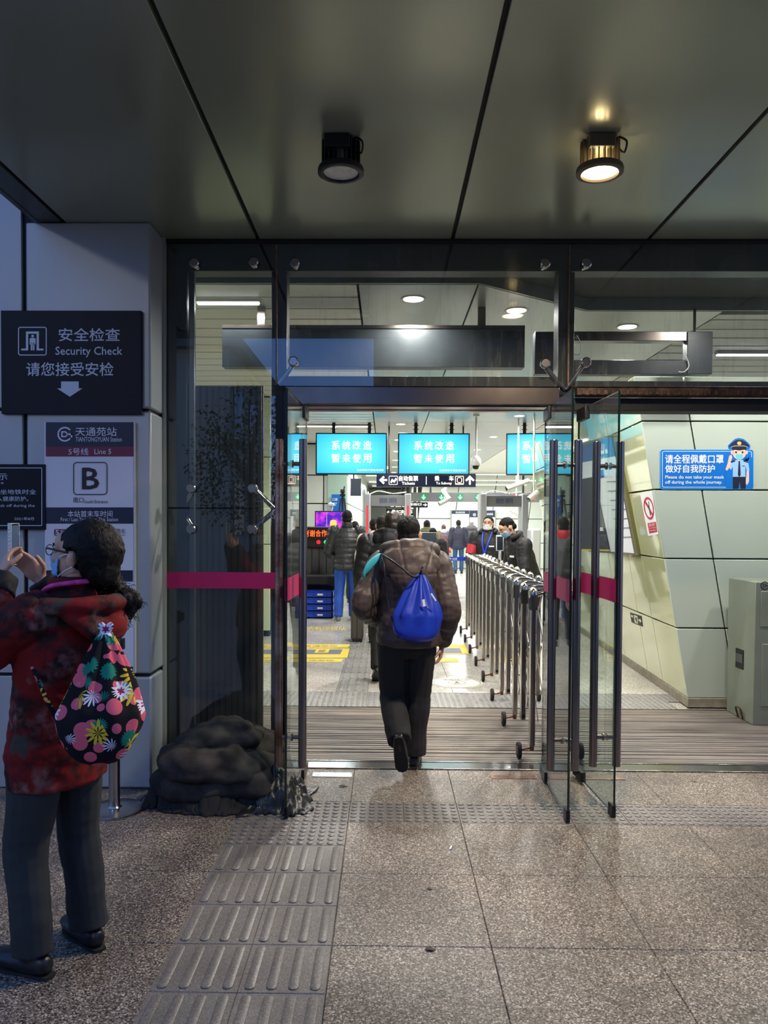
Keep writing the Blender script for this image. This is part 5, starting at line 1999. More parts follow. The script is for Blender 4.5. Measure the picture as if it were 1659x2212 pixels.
def figure(label, loc, h, H, J=None, jacket=None, trousers=None, shoes=None, vox=.013, hair='short', hood=None, coat=False,
           group=None, headR=None, bulk=1., puff=None, collar=None, face=False, hm=None, fold=1., shoe_mat=None, hands=True, hemz=None, sleeve=1.,
           hand=None, seed=0, leg=1.):
    """one standing or walking person; joints in metres, +Y ahead, x to the person's right"""
    z = lambda f: f * H
    D = dict(pel=V((0, 0, z(.53))), chest=V((0, .0, z(.74))), neck=V((0, -.01, z(.855))), head=V((0, .015, z(.928))),
             shR=V((.118 * H, -.01, z(.805))), shL=V((-.118 * H, -.01, z(.805))), elR=V((.155 * H, -.04, z(.625))), elL=V((-.155 * H, -.04, z(.625))),
             wrR=V((.155 * H, .04, z(.485))), wrL=V((-.155 * H, .04, z(.485))),
             hpR=V((.056 * H, 0, z(.50))), hpL=V((-.056 * H, 0, z(.50))), knR=V((.062 * H, .02, z(.275))), knL=V((-.062 * H, .02, z(.275))),
             anR=V((.064 * H, -.02, z(.052))), anL=V((-.064 * H, -.02, z(.052))), toR=V((.15, 1, 0)), toL=V((-.15, 1, 0)), upR=V((0, 0, 1)), upL=V((0, 0, 1)))
    for k_, v_ in (J or {}).items():
        D[k_] = V(v_)
    R = headR or Matrix.Identity(3)
    s = .132 * H
    t = thing('person', label, 'person', loc, group, h)
    # ---- the body: one skin
    b = B()
    head_lumps(b, D['head'], s, R)
    b.tube([D['neck'] - V((0, 0, .06)), D['neck'], D['head'] + R @ V((0, -.015, -.03))], [(.06, .055), (.05, .052), (.05, .055)], 12, ref=R @ V((1, 0, 0)))
    b.tube([D['pel'] - V((0, 0, .06)), D['pel'], D['pel'].lerp(D['chest'], .5), D['chest'], D['neck'] - V((0, 0, .07)), D['neck'] - V((0, 0, .02))],
           [(.12, .09), (.15, .10), (.13, .09), (.15, .10), (.13, .07), (.06, .05)], 14, sub=2)
    for q in 'RL':
        sg = 1 if q == 'R' else -1
        b.tube([D['sh' + q], D['el' + q], D['wr' + q]], [.048, .040, .026], 10, sub=2)
        b.tube([D['hp' + q], D['kn' + q], D['an' + q]], [.078, .052, .036], 10, sub=3)
        hd = (hand or {}).get(q)
        dflt = (D['wr' + q] - D['el' + q]).normalized()
        if hd:
            hand_lumps(b, D['wr' + q] + V(hd[0]) * .0, hd[0], hd[1], hd[2], hd[3], H / 1.68)
        else:
            hand_lumps(b, D['wr' + q], dflt * .8 + V((0, 0, -.3)), V((-sg, 0.15, 0)), -1 if q == 'R' else 1, .55, H / 1.68)
    me = remeshed(b, vox, 1)
    body = mobj('body', me, skin, t, smooth=180)
    if face:
        face_parts(D['head'], s, R, t)
    hair_cap(D['head'], s, R, t, hair, max(.005, vox * .6), hm, seed)
    # ---- trousers
    if trousers:
        b = B()
        b.tube([D['pel'] + V((0, 0, .10)), D['pel'], D['pel'] - V((0, 0, .10))], [(.155 * bulk, .115 * bulk), (.172 * bulk, .13 * bulk), (.15 * bulk, .12 * bulk)], 16)
        for q in 'RL':
            a_, k_, f_2 = D['an' + q], D['kn' + q], D['hp' + q]
            dd = (a_ - k_).normalized()
            b.tube([f_2 + V((0, 0, .04)), f_2.lerp(k_, .5), k_, k_.lerp(a_, .55), a_ + dd * .01],
                   [(.092 * leg, .105 * leg), (.084 * leg, .092 * leg), (.072 * leg, .080 * leg), (.068 * leg, .078 * leg), (.066 * leg, .078 * leg)], 14, sub=4, dome=.1)
        me = remeshed(b, vox, 2)
        push(me, lambda p, n: fold * (.008 * nz(p, 6, 6, 7, seed) + .0025 * nz(p, 16, 16, 26, seed + 2)) * (1.3 if p.z < .5 * H * .6 else .8))
        mobj('trousers', me, trousers, t, smooth=180)
    # ---- shoes
    for q in 'RL':
        b = B()
        shoe(b, D['an' + q], D['to' + q], D['up' + q], H / 1.62)
        me = remeshed(b, min(vox, .008), 2)
        so_ = mobj('shoe', me, shoe_mat or shoem, t, smooth=180)
        b = B()
        sole(b, D['an' + q], D['to' + q], D['up' + q], H / 1.62)
        obj('sole', b, mat('shoe_sole', (24, 23, 22), .8) if not shoe_mat else mat('white_sole', (205, 205, 200), .6), so_, world=False)
    # ---- jacket or coat
    if jacket:
        b = B()
        hz = hemz if hemz is not None else z(.455 if not coat else .32)
        pe, ch, ne = D['pel'], D['chest'], D['neck']
        hem = V((pe.x, pe.y, hz))
        k2 = bulk
        b.tube([hem, hem.lerp(pe, .6) if hz < pe.z else hem + V((0, 0, .03)), pe.lerp(ch, .35), pe.lerp(ch, .75), ch + V((0, 0, .03)), ch.lerp(ne, .62), ne + V((0, 0, -.01)), ne + V((0, 0, .035))],
               [(.185 * k2, .145 * k2), (.188 * k2, .148 * k2), (.180 * k2, .138 * k2), (.192 * k2, .14 * k2), (.198 * k2, .135 * k2), (.155 * k2, .10 * k2), (.085, .08), (.072, .075)],
               22, sub=8, puff=puff, dome=.15)
        for q in 'RL':
            sg = 1 if q == 'R' else -1
            a_, e_, w_ = D['sh' + q] - V((sg * .05, 0, -.005)), D['el' + q], D['wr' + q]
            dd = (w_ - e_).normalized()
            b.tube([a_, D['sh' + q], D['sh' + q].lerp(e_, .5), e_, e_.lerp(w_, .5), w_ - dd * .01],
                   [(.085 * k2, .085 * k2), (.086 * k2 * sleeve, .088 * k2 * sleeve), (.076 * k2 * sleeve,) * 2, (.070 * k2 * sleeve,) * 2, (.062 * k2 * sleeve,) * 2, (.050 * k2,) * 2],
                   14, sub=8, puff=puff, dome=.3)
        me = remeshed(b, vox * .9, 2 if not puff else 1)
        push(me, lambda p, n: fold * (.006 * nz(p, 9, 9, 16, seed + 7) + .004 * nz(p, 24, 24, 36, seed + 9)))
        mobj('coat' if coat else 'jacket', me, jacket, t, smooth=180)
        if hood:
            b = B()
            n_ = ne
            for x in (-1, 0, 1):
                b.ell(n_ + V((x * .075, -.085 + .03 * abs(x), -.035)), (.085, .062, .085), n=14)
            b.tube([n_ + V((-.10, .06, -.01)), n_ + V((-.115, -.02, .02)), n_ + V((0, -.085, .045)), n_ + V((.115, -.02, .02)), n_ + V((.10, .06, -.01))], [.028, .036, .04, .036, .028], 10, sub=4, ref=(0, 0, 1))
            me = remeshed(b, vox * .8, 2)
            push(me, lambda p, n: fold * (.006 * nz(p, 12, 12, 12, seed + 1)))
            mobj('hood', me, hood, t, smooth=180)
        if collar:
            b = B()
            b.tube([ne + V((0, 0, -.03)), ne + V((0, 0, .02)), ne + V((0, 0, .06))], [(.10, .095), (.085, .085), (.078, .08)], 18)
            obj('collar', b, collar, t, world=False, smooth=180)
    return t, D, s, R
def mask_on(c, s, R, parent, m):
    k = s / .225
    T = lambda x, y, z: c + R @ (V((x, y, z)) * k)
    b = B()
    rows = []
    for j in range(7):
        v = j / 6
        zz_ = -.012 - .082 * v
        row = []
        for i in range(11):
            u = -1 + .2 * i
            a = u * 1.15
            rx = .064 + .004 * sin(v * pi)
            ry = .086 + .036 * math.exp(-(u * 2.2) ** 2) * (1 - .55 * v) + .004 * sin(v * 18)
            row.append(b.b.verts.new(T(rx * sin(a) / sin(1.15) * 1.0, ry * (.35 + .65 * cos(a * 1.05)), zz_ + .018 * u * u * (v - .5))))
        rows.append(row)
    for j in range(6):
        for i in range(10):
            b.b.faces.new((rows[j][i], rows[j][i + 1], rows[j + 1][i + 1], rows[j + 1][i]))
    o = obj('face_mask', b, m, parent, world=False, smooth=180)
    md = o.modifiers.new('thick', 'SOLIDIFY'); md.thickness = .002; md.offset = 1
    b = B()
    for s_ in (1, -1):
        for z0, z1 in ((-.014, .004), (-.088, -.045)):
            b.tube([T(s_ * .062, .048, z0), T(s_ * .078, .012, (z0 + z1) / 2 + .004), T(s_ * .088, -.022, z1)], .0022 * k, 6, sub=3)
    obj('ear_loop', b, M['white'], o, world=False, smooth=180)
    return o

# ------------------------------------------------------------------ the walking man in the doorway
MX, MY = .15, 5.02
brown = mat('brown_black_puffer', (78, 67, 64), .45, 0, .12, 5, .2, 40, spec=.35)
blackt = mat('black_trousers', (20, 19, 21), .8, 0, .2, 6, .15, 300)
man, mD, ms, mR = figure('man in a dark brown quilted hooded jacket and black trousers walking in through the doors', (MX, MY, 0), 0, 1.65,
    J=dict(pel=(.0, -.01, .87), chest=(.0, .03, 1.18), neck=(.012, .05, 1.40), head=(-.008, .085, 1.515),
           shR=(.185, .03, 1.30), shL=(-.185, .03, 1.30), elR=(.252, -.06, 1.03), elL=(-.300, -.07, 1.06), wrR=(.215, .03, .79), wrL=(-.215, .10, .94),
           hpR=(.075, -.01, .84), hpL=(-.095, -.01, .84), knR=(.060, .045, .47), knL=(-.105, .0, .455), anR=(.040, .03, .088), anL=(-.062, -.235, .235),
           toR=(.12, 1, 0), toL=(.12, .42, -1), upL=(.0, 1, .42)),
    jacket=brown, trousers=blackt, vox=.0075, bulk=1.13, puff=(.088, .055), hair='short', hood=None, seed=3, hemz=.80, sleeve=1.0, leg=1.2,
    hand=dict(R=(V((-.10, .05, -1)), V((-1, .1, 0)), -1, .6), L=(V((.55, .6, -.55)), V((.5, -.5, 0)), 1, .5)), face=True)
man.name = 'person'
# big drooping hood with stitched panels
b = B()
hz_ = V((.0, -.13, 1.335))
b.ell(V((.0, -.105, 1.325)), (.195, .105, .125), n=20)
b.ell(V((.02, -.155, 1.245)), (.15, .075, .13), n=18)
b.tube([V((-.12, .07, 1.39)), V((-.145, -.01, 1.405)), V((-.07, -.09, 1.43)), V((.07, -.09, 1.43)), V((.15, -.01, 1.405)), V((.13, .07, 1.39))], [.04, .05, .052, .052, .05, .04], 12, sub=4, ref=(0, 0, 1))
me = remeshed(b, .008, 3)
def hoodfold(p, n):
    q = abs(p.x - .0 + .25 * (p.z - 1.3))
    seam = min(abs(p.x + .035 + .2 * (p.z - 1.3)), abs(p.x - .105 - .3 * (p.z - 1.3))) + (.02 if p.z < 1.25 else 0)
    seam = min(seam, abs(p.z - 1.262 - .2 * p.x * p.x) + .003)
    return -.007 * math.exp(-(seam / .007) ** 2) + .008 * nz(p, 9, 9, 14, 4) + .004 * nz(p, 24, 24, 24, 2)
push(me, hoodfold)
mobj('hood', me, brown, man, smooth=180)
# blue drawstring backpack
def teardrop(apex, bot, w, dpt, ref, pleat=.09, n=40, rows=22, seed=0, blunt=2.4):
    b = B()
    apex, bot = V(apex), V(bot)
    ax = (bot - apex)
    L = ax.length
    ax.normalize()
    l = V(ref); l = (l - ax * l.dot(ax)).normalized()
    u = ax.cross(l)
    rings = []
    prof = lambda t: max(.03, (sin(pi * min(1, t) ** 1.35 * .985 + .015) ** .8) * (1 if t < .75 else 1))
    for i in range(rows + 1):
        t = i / rows
        r = (.10 + .9 * min(1, (t / .62)) ** .85) * (1 if t < .62 else max(.02, (1 - ((t - .62) / .38) ** blunt) ** .5))
        ring = []
        for k in range(n):
            a = 2 * pi * k / n
            pl_ = 1 + pleat * (1 - min(1, t / .8)) * 2.0 * sin(a * 9 + seed) + .02 * sin(a * 4 + t * 5)
            p = apex + ax * (t * L) + l * (w * r * pl_ * cos(a)) + u * (dpt * r * pl_ * sin(a))
            p += (p - (apex + ax * t * L)) * (.10 * noise.noise(p * 9))
            ring.append(b.b.verts.new(p))
        rings.append(ring)
    for i in range(rows):
        for k in range(n):
            b.b.faces.new((rings[i][k], rings[i][(k + 1) % n], rings[i + 1][(k + 1) % n], rings[i + 1][k]))
    b.b.faces.new(rings[0][::-1])
    b.b.faces.new(rings[-1])
    return b
bagm = mat('blue_nylon', (22, 54, 178), .38, 0, .12, 5, .15, 30)
ap, bo = P(908, 1240, 4.80), P(898, 1388, 4.74)
t = thing('drawstring_bag', 'bright blue nylon drawstring bag on the walking man\'s back', 'bag', (ap.x, 4.78, bo.z))
b = teardrop(ap, bo, .150, .085, (1, 0, .10), seed=1, pleat=.16, n=72, rows=34, blunt=4.5)
obj('sack', b, bagm, t, smooth=180)
b = B()
b.tube([ap + V((0, .0, -.01)), P(892, 1246, 4.725), P(872, 1230, 4.735), P(848, 1212, 4.78), P(828, 1199, 4.87), P(824, 1197, 4.98)], .0065, 8, sub=5)
obj('cord', b, M['black'], t, smooth=180)
b = B()
b.tube([P(824, 1197, 4.98), P(829, 1218, 4.82), P(836, 1290, 4.80), P(848, 1345, 4.76), P(860, 1378, 4.72)], .006, 8, sub=5)
obj('cord', b, M['black'], t, smooth=180)
b = B()
b.tube([ap + V((0, .0, -.01)), P(911, 1232, 4.78), P(914, 1222, 4.84)], .006, 8, sub=5)
obj('cord', b, M['black'], t, smooth=180)
b = B()
fn = lambda x, y: P(x, y, 4.665)
b.prism([fn(912, 1296), fn(917, 1294), fn(920, 1309), fn(914, 1311)], (0, .002, 0))
b.prism([fn(930, 1283), fn(933, 1281), fn(943, 1297), fn(941, 1299)], (0, .002, 0))
obj('print_patch', b, M['white'], t, smooth=None)
# light blue strap over the left shoulder
b = B()
b.tube([P(829, 1197, 4.99), P(820, 1203, 4.95), P(806, 1213, 4.93), P(796, 1226, 4.92), P(789, 1240, 4.93), P(787, 1248, 4.97)], [(.008, .012), (.006, .022), (.006, .026), (.006, .028), (.006, .026), (.006, .02)], 10, ref=(.7, -.6, .3), sub=4)
tag(obj('shoulder_strap', b, mat('cyan_cloth', (70, 190, 214), .5, 0, .1, 20), smooth=180, origin=P(806, 1230, 4.95)), 'light blue cloth strap over the walking man\'s left shoulder', 'strap')

# ------------------------------------------------------------------ the woman photographing the signs
coatm, ct, cb = nodes('red_flowered_coat')
co_ = ct.nodes.new('ShaderNodeTexCoord')
n1 = ct.nodes.new('ShaderNodeTexNoise'); n1.inputs['Scale'].default_value = 5.5; n1.inputs['Detail'].default_value = 5; n1.inputs['Roughness'].default_value = .65
n2 = ct.nodes.new('ShaderNodeTexNoise'); n2.inputs['Scale'].default_value = 30; n2.inputs['Detail'].default_value = 5
n3 = ct.nodes.new('ShaderNodeTexNoise'); n3.inputs['Scale'].default_value = 7.5; n3.inputs['Detail'].default_value = 3
v1 = ct.nodes.new('ShaderNodeTexVoronoi'); v1.inputs['Scale'].default_value = 7.5
mxv = ct.nodes.new('ShaderNodeMix'); mxv.data_type = 'VECTOR'; mxv.inputs[0].default_value = .06
r1 = ct.nodes.new('ShaderNodeValToRGB'); r1.color_ramp.elements[0].position = .45; r1.color_ramp.elements[1].position = .56
r1.color_ramp.elements[0].color = lin((46, 28, 27)); r1.color_ramp.elements[1].color = lin((120, 27, 28))
r2 = ct.nodes.new('ShaderNodeMapRange'); r2.inputs[1].default_value = .42; r2.inputs[2].default_value = .22
r3 = ct.nodes.new('ShaderNodeMapRange'); r3.inputs[1].default_value = .40; r3.inputs[2].default_value = .66
mul = ct.nodes.new('ShaderNodeMath'); mul.operation = 'MULTIPLY'
mc = ct.nodes.new('ShaderNodeMix'); mc.data_type = 'RGBA'; mc.inputs[7].default_value = lin((128, 92, 86))
r4 = ct.nodes.new('ShaderNodeMapRange'); r4.inputs[1].default_value = .60; r4.inputs[2].default_value = .66
md_ = ct.nodes.new('ShaderNodeMix'); md_.data_type = 'RGBA'; md_.inputs[7].default_value = lin((62, 60, 52))
for q in (n1, n2, n3):
    ct.links.new(co_.outputs['Object'], q.inputs['Vector'])
ct.links.new(co_.outputs['Object'], mxv.inputs[4]); ct.links.new(n2.outputs['Color'], mxv.inputs[5]); ct.links.new(mxv.outputs[1], v1.inputs['Vector'])
ct.links.new(n1.outputs['Fac'], r1.inputs[0]); ct.links.new(v1.outputs['Distance'], r2.inputs[0]); ct.links.new(n2.outputs['Fac'], r3.inputs[0])
ct.links.new(r2.outputs[0], mul.inputs[0]); ct.links.new(r3.outputs[0], mul.inputs[1]); ct.links.new(mul.outputs[0], mc.inputs[0])
ct.links.new(r1.outputs[0], md_.inputs[6]); ct.links.new(n3.outputs['Fac'], r4.inputs[0]); ct.links.new(r4.outputs[0], md_.inputs[0])
ct.links.new(md_.outputs[2], mc.inputs[6]); ct.links.new(mc.outputs[2], cb.inputs['Base Color'])
cb.inputs['Roughness'].default_value = .85
cb.inputs['Specular IOR Level'].default_value = .2
WXY = (-1.205, 2.78)
WH = radians(64)
greyt = mat('charcoal_trousers', (40, 43, 43), .85, 0, .2, 5, .12, 260)
tilt = Matrix.Rotation(radians(18), 3, 'Z') @ Matrix.Rotation(radians(4), 3, 'X')
woman, wD, ws, wR = figure('woman in a red flowered coat raising a phone, seen from behind at the left', (*WXY, 0), WH, 1.585,
    J=dict(pel=(0, -.03, .82), chest=(0, -.085, 1.13), neck=(0, -.10, 1.345), head=(.015, -.125, 1.466),
           shR=(.165, -.10, 1.255), shL=(-.175, -.09, 1.255), elR=(.23, .045, 1.12), elL=(-.25, .06, 1.12), wrR=(.085, .150, 1.355), wrL=(-.075, .165, 1.375),
           hpR=(.085, -.03, .78), hpL=(-.085, -.03, .78), knR=(.10, -.02, .42), knL=(-.105, .01, .42), anR=(.115, -.055, .085), anL=(-.115, -.03, .085),
           toR=(.25, 1, 0), toL=(-.1, 1, 0)),
    jacket=coatm, trousers=greyt, vox=.0068, bulk=1.02, hair='short', seed=8, coat=True, hemz=.655, headR=tilt, face=True, sleeve=.95, leg=.98,
    hand=dict(R=(V((-.32, .55, .75)), V((-.9, -.2, .25)), 1, .62), L=(V((.45, .35, .85)), V((.9, -.25, .1)), -1, .55)))
WM = Matrix.Translation((*WXY, 0)) @ Matrix.Rotation(WH, 4, 'Z')
WI = WM.inverted()
Wl = lambda px, py, D: WI @ P(px, py, D)
# hair mass and curly ponytail
b = B()
hc_ = wD['head']
b.ell(hc_ + wR @ V((.0, -.045, .016)), (.098, .112, .112), rot=wR, n=20)
b.ell(hc_ + wR @ V((0, -.085, -.045)), (.075, .062, .070), rot=wR, n=16)
me = remeshed(b, .0065, 2)
Ri = wR.transposed()
for v in me.vertices:
    p = Ri @ (v.co - hc_)
    wv = .006 * nz(p, 60, 60, 60, 2)
    if (p.z < .018 + wv and p.y > -.040 + wv) or (p.z < .066 + wv and p.y > .028 + wv):
        p *= .78
    else:
        p += p.normalized() * (.004 * nz(p, 90, 90, 60, 3) + .006 * nz(p, 18, 18, 18, 4))
    v.co = hc_ + wR @ p
me.update()
mobj('hair_updo', me, hairm, woman, smooth=180)
b = B()
pc_ = [Wl(232, 1262, 2.84), Wl(250, 1285, 2.82), Wl(272, 1298, 2.80), Wl(262, 1312, 2.80), Wl(240, 1300, 2.80)]
for i, p in enumerate(pc_):
    b.ell(p, (.060 - .004 * i, .058, .050), n=14)
me = remeshed(b, .007, 1)
push(me, lambda p, n: .012 * nz(p, 30, 30, 30, 5) + .008 * nz(p, 70, 70, 70, 6))
pt_ = mobj('ponytail', me, hairm, woman, smooth=180)
b = B()
rr_ = random.Random(5)
for k in range(330):
    c0 = pc_[rr_.randrange(5)]
    d = V((rr_.gauss(0, 1), rr_.gauss(0, 1), rr_.gauss(0, 1))).normalized()
    p = c0 + d * .036
    side = d.cross(V((rr_.gauss(0, 1), rr_.gauss(0, 1), 1))).normalized()
    pts = []
    L = rr_.uniform(.02, .042)
    ph = rr_.uniform(0, 6)
    for j in range(6):
        u = j / 5
        pts.append(p + d * (L * u) + side * (.008 * sin(ph + u * 7)) + d.cross(side) * (.008 * cos(ph + u * 7)) - V((0, 0, .012 * u * u)))
    b.tube(pts, [.0011] * 6, 3, dome=0)
s_ = obj('curl', b, hairm, pt_, world=False, smooth=180)
s_['kind'] = 'stuff'
mask_on(hc_, ws, wR, woman, mat('mask_blue', (120, 178, 222), .7))
# spectacles
b = B()
k = ws / .225
T = lambda x, y, z: hc_ + wR @ (V((x, y, z)) * k)
for s_ in (1, -1):
    pts = [T(s_ * (.034 + .026 * cos(a)), .104, .008 + .02 * sin(a)) for a in [2 * pi * i / 14 for i in range(15)]]
    b.tube(pts, .0016, 6, dome=0)
    b.tube([T(s_ * .06, .104, .014), T(s_ * .074, .085, .016), T(s_ * .083, .0, .006)], [(.0022, .0035)] * 3, 6)
b.tube([T(-.008, .104, .012), T(.008, .104, .012)], .0016, 6)
obj('spectacles', b, M['black'], woman, world=False, smooth=180)
# collar scarf and coat hood
b = B()
n_ = wD['neck']
b.tube([n_ + V((-.075, .06, -.02)), n_ + V((-.098, -.01, .012)), n_ + V((-.05, -.085, .026)), n_ + V((.05, -.085, .026)), n_ + V((.095, -.01, .012)), n_ + V((.075, .06, -.02))], [(.009, .012)] * 6, 10, sub=4, ref=(0, 0, 1))
obj('neck_scarf', b, mat('pink_scarf', (214, 60, 142), .7, 0, .3, 40), woman, world=False, smooth=180)
b = B()
b.tube([n_ + V((-.13, .03, -.065)), n_ + V((-.15, -.06, -.05)), n_ + V((-.07, -.135, -.05)), n_ + V((.07, -.135, -.05)), n_ + V((.15, -.06, -.05)), n_ + V((.13, .03, -.065))], [(.03, .042)] * 6, 12, sub=4, ref=(0, 0, 1))
b.tube([n_ + V((-.10, -.10, -.06)), n_ + V((-.03, -.155, -.13)), n_ + V((.02, -.16, -.16))], [(.05, .03), (.055, .03), (.03, .02)], 12, sub=3)
b.tube([n_ + V((.10, -.10, -.06)), n_ + V((.05, -.155, -.13)), n_ + V((.02, -.16, -.16))], [(.05, .03), (.055, .03), (.03, .02)], 12, sub=3)
me = remeshed(b, .009, 2)
push(me, lambda p, n: .006 * nz(p, 14, 14, 14, 2))
mobj('hood', me, coatm, woman, smooth=180)
# dark cuffs
for q in 'RL':
    b = B()
    e_, w_ = wD['el' + q], wD['wr' + q]
    d = (w_ - e_).normalized()
    b.tube([w_ - d * .075, w_ - d * .04, w_ + d * .004], [.060, .058, .054], 16, dome=.05)
    me = remeshed(b, .008, 1)
    push(me, lambda p, n: .004 * nz(p, 26, 26, 26, 2))
    mobj('cuff', me, mat('black_cuff', (20, 20, 22), .8), woman, smooth=180)
# phone in a sparkling clear case
pc3 = WM @ V((.005, .205, 1.487))
t = thing('smartphone', 'smartphone in a glittering silver case held up by the woman', 'phone', WM @ V((.005, .205, 1.42)), rz=WH + radians(31))
b = B()
b.box(-.037, -.004, 0, .037, .004, .15)
o = obj('body', b, mat('phone_black', (16, 17, 20), .2), t, world=False, bevel=.003)
b = B()
b.box(-.0395, -.007, -.003, -.037, .007, .153).box(.037, -.007, -.003, .0395, .007, .153)
b.box(-.037, -.007, -.003, .037, .007, 0).box(-.037, -.007, .15, .037, .007, .153)
b.box(-.037, .004, 0, .037, .007, .15)
obj('case', b, mat('glitter_case', (236, 226, 214), .22, .25, .2, 200, .6, 160), t, world=False, bevel=.002)
b = B()
b.face([(-.034, -.0045, .006), (.034, -.0045, .006), (.034, -.0045, .144), (-.034, -.0045, .144)])
obj('screen', b, mat('phone_screen', (10, 12, 16), .2, em=(120, 150, 200), es=.22), t, world=False, smooth=None)
# flowered drawstring bag
fm, ft, fb = nodes('flower_print_cotton')
tcf = ft.nodes.new('ShaderNodeTexCoord')
def vor(scale, off, lo, hi, keep, jag=0.):
    mp = ft.nodes.new('ShaderNodeMapping')
    mp.inputs['Location'].default_value = off
    ft.links.new(tcf.outputs['Object'], mp.inputs[0])
    v = ft.nodes.new('ShaderNodeTexVoronoi')
    v.inputs['Scale'].default_value = scale
    v.inputs['Randomness'].default_value = .75
    src = mp.outputs[0]
    ft.links.new(src, v.inputs['Vector'])
    dist = v.outputs['Distance']
    if jag:
        nn2 = ft.nodes.new('ShaderNodeTexNoise')
        nn2.inputs['Scale'].default_value = 130
        nn2.inputs['Detail'].default_value = 1
        ft.links.new(src, nn2.inputs['Vector'])
        ma = ft.nodes.new('ShaderNodeMath'); ma.operation = 'MULTIPLY_ADD'
        ma.inputs[1].default_value = jag
        ft.links.new(nn2.outputs['Fac'], ma.inputs[0])
        ft.links.new(dist, ma.inputs[2])
        dist = ma.outputs[0]
    a = ft.nodes.new('ShaderNodeMath'); a.operation = 'LESS_THAN'; a.inputs[1].default_value = lo
    ft.links.new(dist, a.inputs[0])
    sp_ = ft.nodes.new('ShaderNodeSeparateColor')
    ft.links.new(v.outputs['Color'], sp_.inputs[0])
    c = ft.nodes.new('ShaderNodeMath'); c.operation = 'GREATER_THAN'; c.inputs[1].default_value = keep
    ft.links.new(sp_.outputs[0], c.inputs[0])
    m_ = ft.nodes.new('ShaderNodeMath'); m_.operation = 'MULTIPLY'
    ft.links.new(a.outputs[0], m_.inputs[0]); ft.links.new(c.outputs[0], m_.inputs[1])
    return m_.outputs[0]
def blossom(scale, off, r0, ray, petals, keep):
    N = ft.nodes.new
    L = ft.links.new
    mp = N('ShaderNodeMapping'); mp.inputs['Location'].default_value = off
    L(tcf.outputs['Object'], mp.inputs[0])
    v = N('ShaderNodeTexVoronoi'); v.inputs['Scale'].default_value = scale; v.inputs['Randomness'].default_value = .7
    L(mp.outputs[0], v.inputs['Vector'])
    sb = N('ShaderNodeVectorMath'); sb.operation = 'SUBTRACT'
    L(mp.outputs[0], sb.inputs[0]); L(v.outputs['Position'], sb.inputs[1])
    sp_ = N('ShaderNodeSeparateXYZ'); L(sb.outputs[0], sp_.inputs[0])
    at_ = N('ShaderNodeMath'); at_.operation = 'ARCTAN2'; L(sp_.outputs['X'], at_.inputs[0]); L(sp_.outputs['Z'], at_.inputs[1])
    mu = N('ShaderNodeMath'); mu.operation = 'MULTIPLY'; mu.inputs[1].default_value = petals; L(at_.outputs[0], mu.inputs[0])
    co = N('ShaderNodeMath'); co.operation = 'COSINE'; L(mu.outputs[0], co.inputs[0])
    ma = N('ShaderNodeMath'); ma.operation = 'MULTIPLY_ADD'; ma.inputs[1].default_value = ray; L(co.outputs[0], ma.inputs[0]); ma.inputs[2].default_value = r0
    ls = N('ShaderNodeMath'); ls.operation = 'LESS_THAN'; L(v.outputs['Distance'], ls.inputs[0]); L(ma.outputs[0], ls.inputs[1])
    sc = N('ShaderNodeSeparateColor'); L(v.outputs['Color'], sc.inputs[0])
    gt = N('ShaderNodeMath'); gt.operation = 'GREATER_THAN'; gt.inputs[1].default_value = keep; L(sc.outputs[0], gt.inputs[0])
    m_ = N('ShaderNodeMath'); m_.operation = 'MULTIPLY'; L(ls.outputs[0], m_.inputs[0]); L(gt.outputs[0], m_.inputs[1])
    return m_.outputs[0]
last = None
base_ = lin((16, 15, 20))
for fac, col in ((blossom(16.5, (0, 0, 0), .45, 0, 1, .06), (226, 98, 116)), (blossom(15, (.33, .1, .2), .42, .05, 16, .62), (22, 128, 104)),
                 (blossom(13, (.71, .4, .5), .44, .14, 11, .74), (226, 190, 50)), (blossom(13, (.71, .4, .5), .20, .10, 8, .74), (40, 34, 20)),
                 (blossom(15, (.17, .83, .9), .40, .12, 13, .76), (232, 226, 238)), (blossom(15, (.17, .83, .9), .16, .05, 6, .76), (150, 40, 90))):
    mx_ = ft.nodes.new('ShaderNodeMix'); mx_.data_type = 'RGBA'
    mx_.inputs[6].default_value = base_
    mx_.inputs[7].default_value = lin(col)
    ft.links.new(fac, mx_.inputs[0])
    if last:
        ft.links.new(last, mx_.inputs[6])
    last = mx_.outputs[2]
ft.links.new(last, fb.inputs['Base Color'])
fb.inputs['Roughness'].default_value = .8
fb.inputs['Specular IOR Level'].default_value = .25
ap, bo = P(229, 1362, 2.60), P(212, 1656, 2.50)
t = thing('drawstring_bag', 'black drawstring bag with pink dots and flowers on the woman\'s back', 'bag', (ap.x, 2.6, bo.z))
b = teardrop(ap, bo, .135, .085, (1, .35, .06), seed=2, pleat=.10, n=64, rows=34)
obj('sack', b, fm, t, smooth=180)
b = B()
for s_ in (-1, 1):
    b.tube([ap + V((0, 0, -.012)), ap + V((s_ * .012, -.004, .012)), ap + V((s_ * .022, .0, .022))], [(.010, .006), (.014, .005), (.011, .004)], 8, sub=3)
b.tube([ap + V((-.02, 0, -.018)), ap + V((0, -.022, -.016)), ap + V((.02, 0, -.018))], .009, 8, sub=4)
obj('gathered_neck', b, fm, t, smooth=180)
b = B()
b.tube([P(140, 1590, 2.56), P(120, 1550, 2.54), P(100, 1510, 2.53), P(84, 1472, 2.53), P(68, 1440, 2.56)], [(.012, .004), (.010, .004), (.008, .004), (.007, .004), (.006, .004)], 8, sub=4, ref=(1, 0, .6))
obj('strap', b, fm, t, smooth=180)
b = B()
b.tube([P(288, 1545, 2.62), P(291, 1505, 2.70), P(284, 1478, 2.74), P(270, 1470, 2.74)], [(.010, .004)] * 4, 8, sub=4, ref=(1, 0, .3))
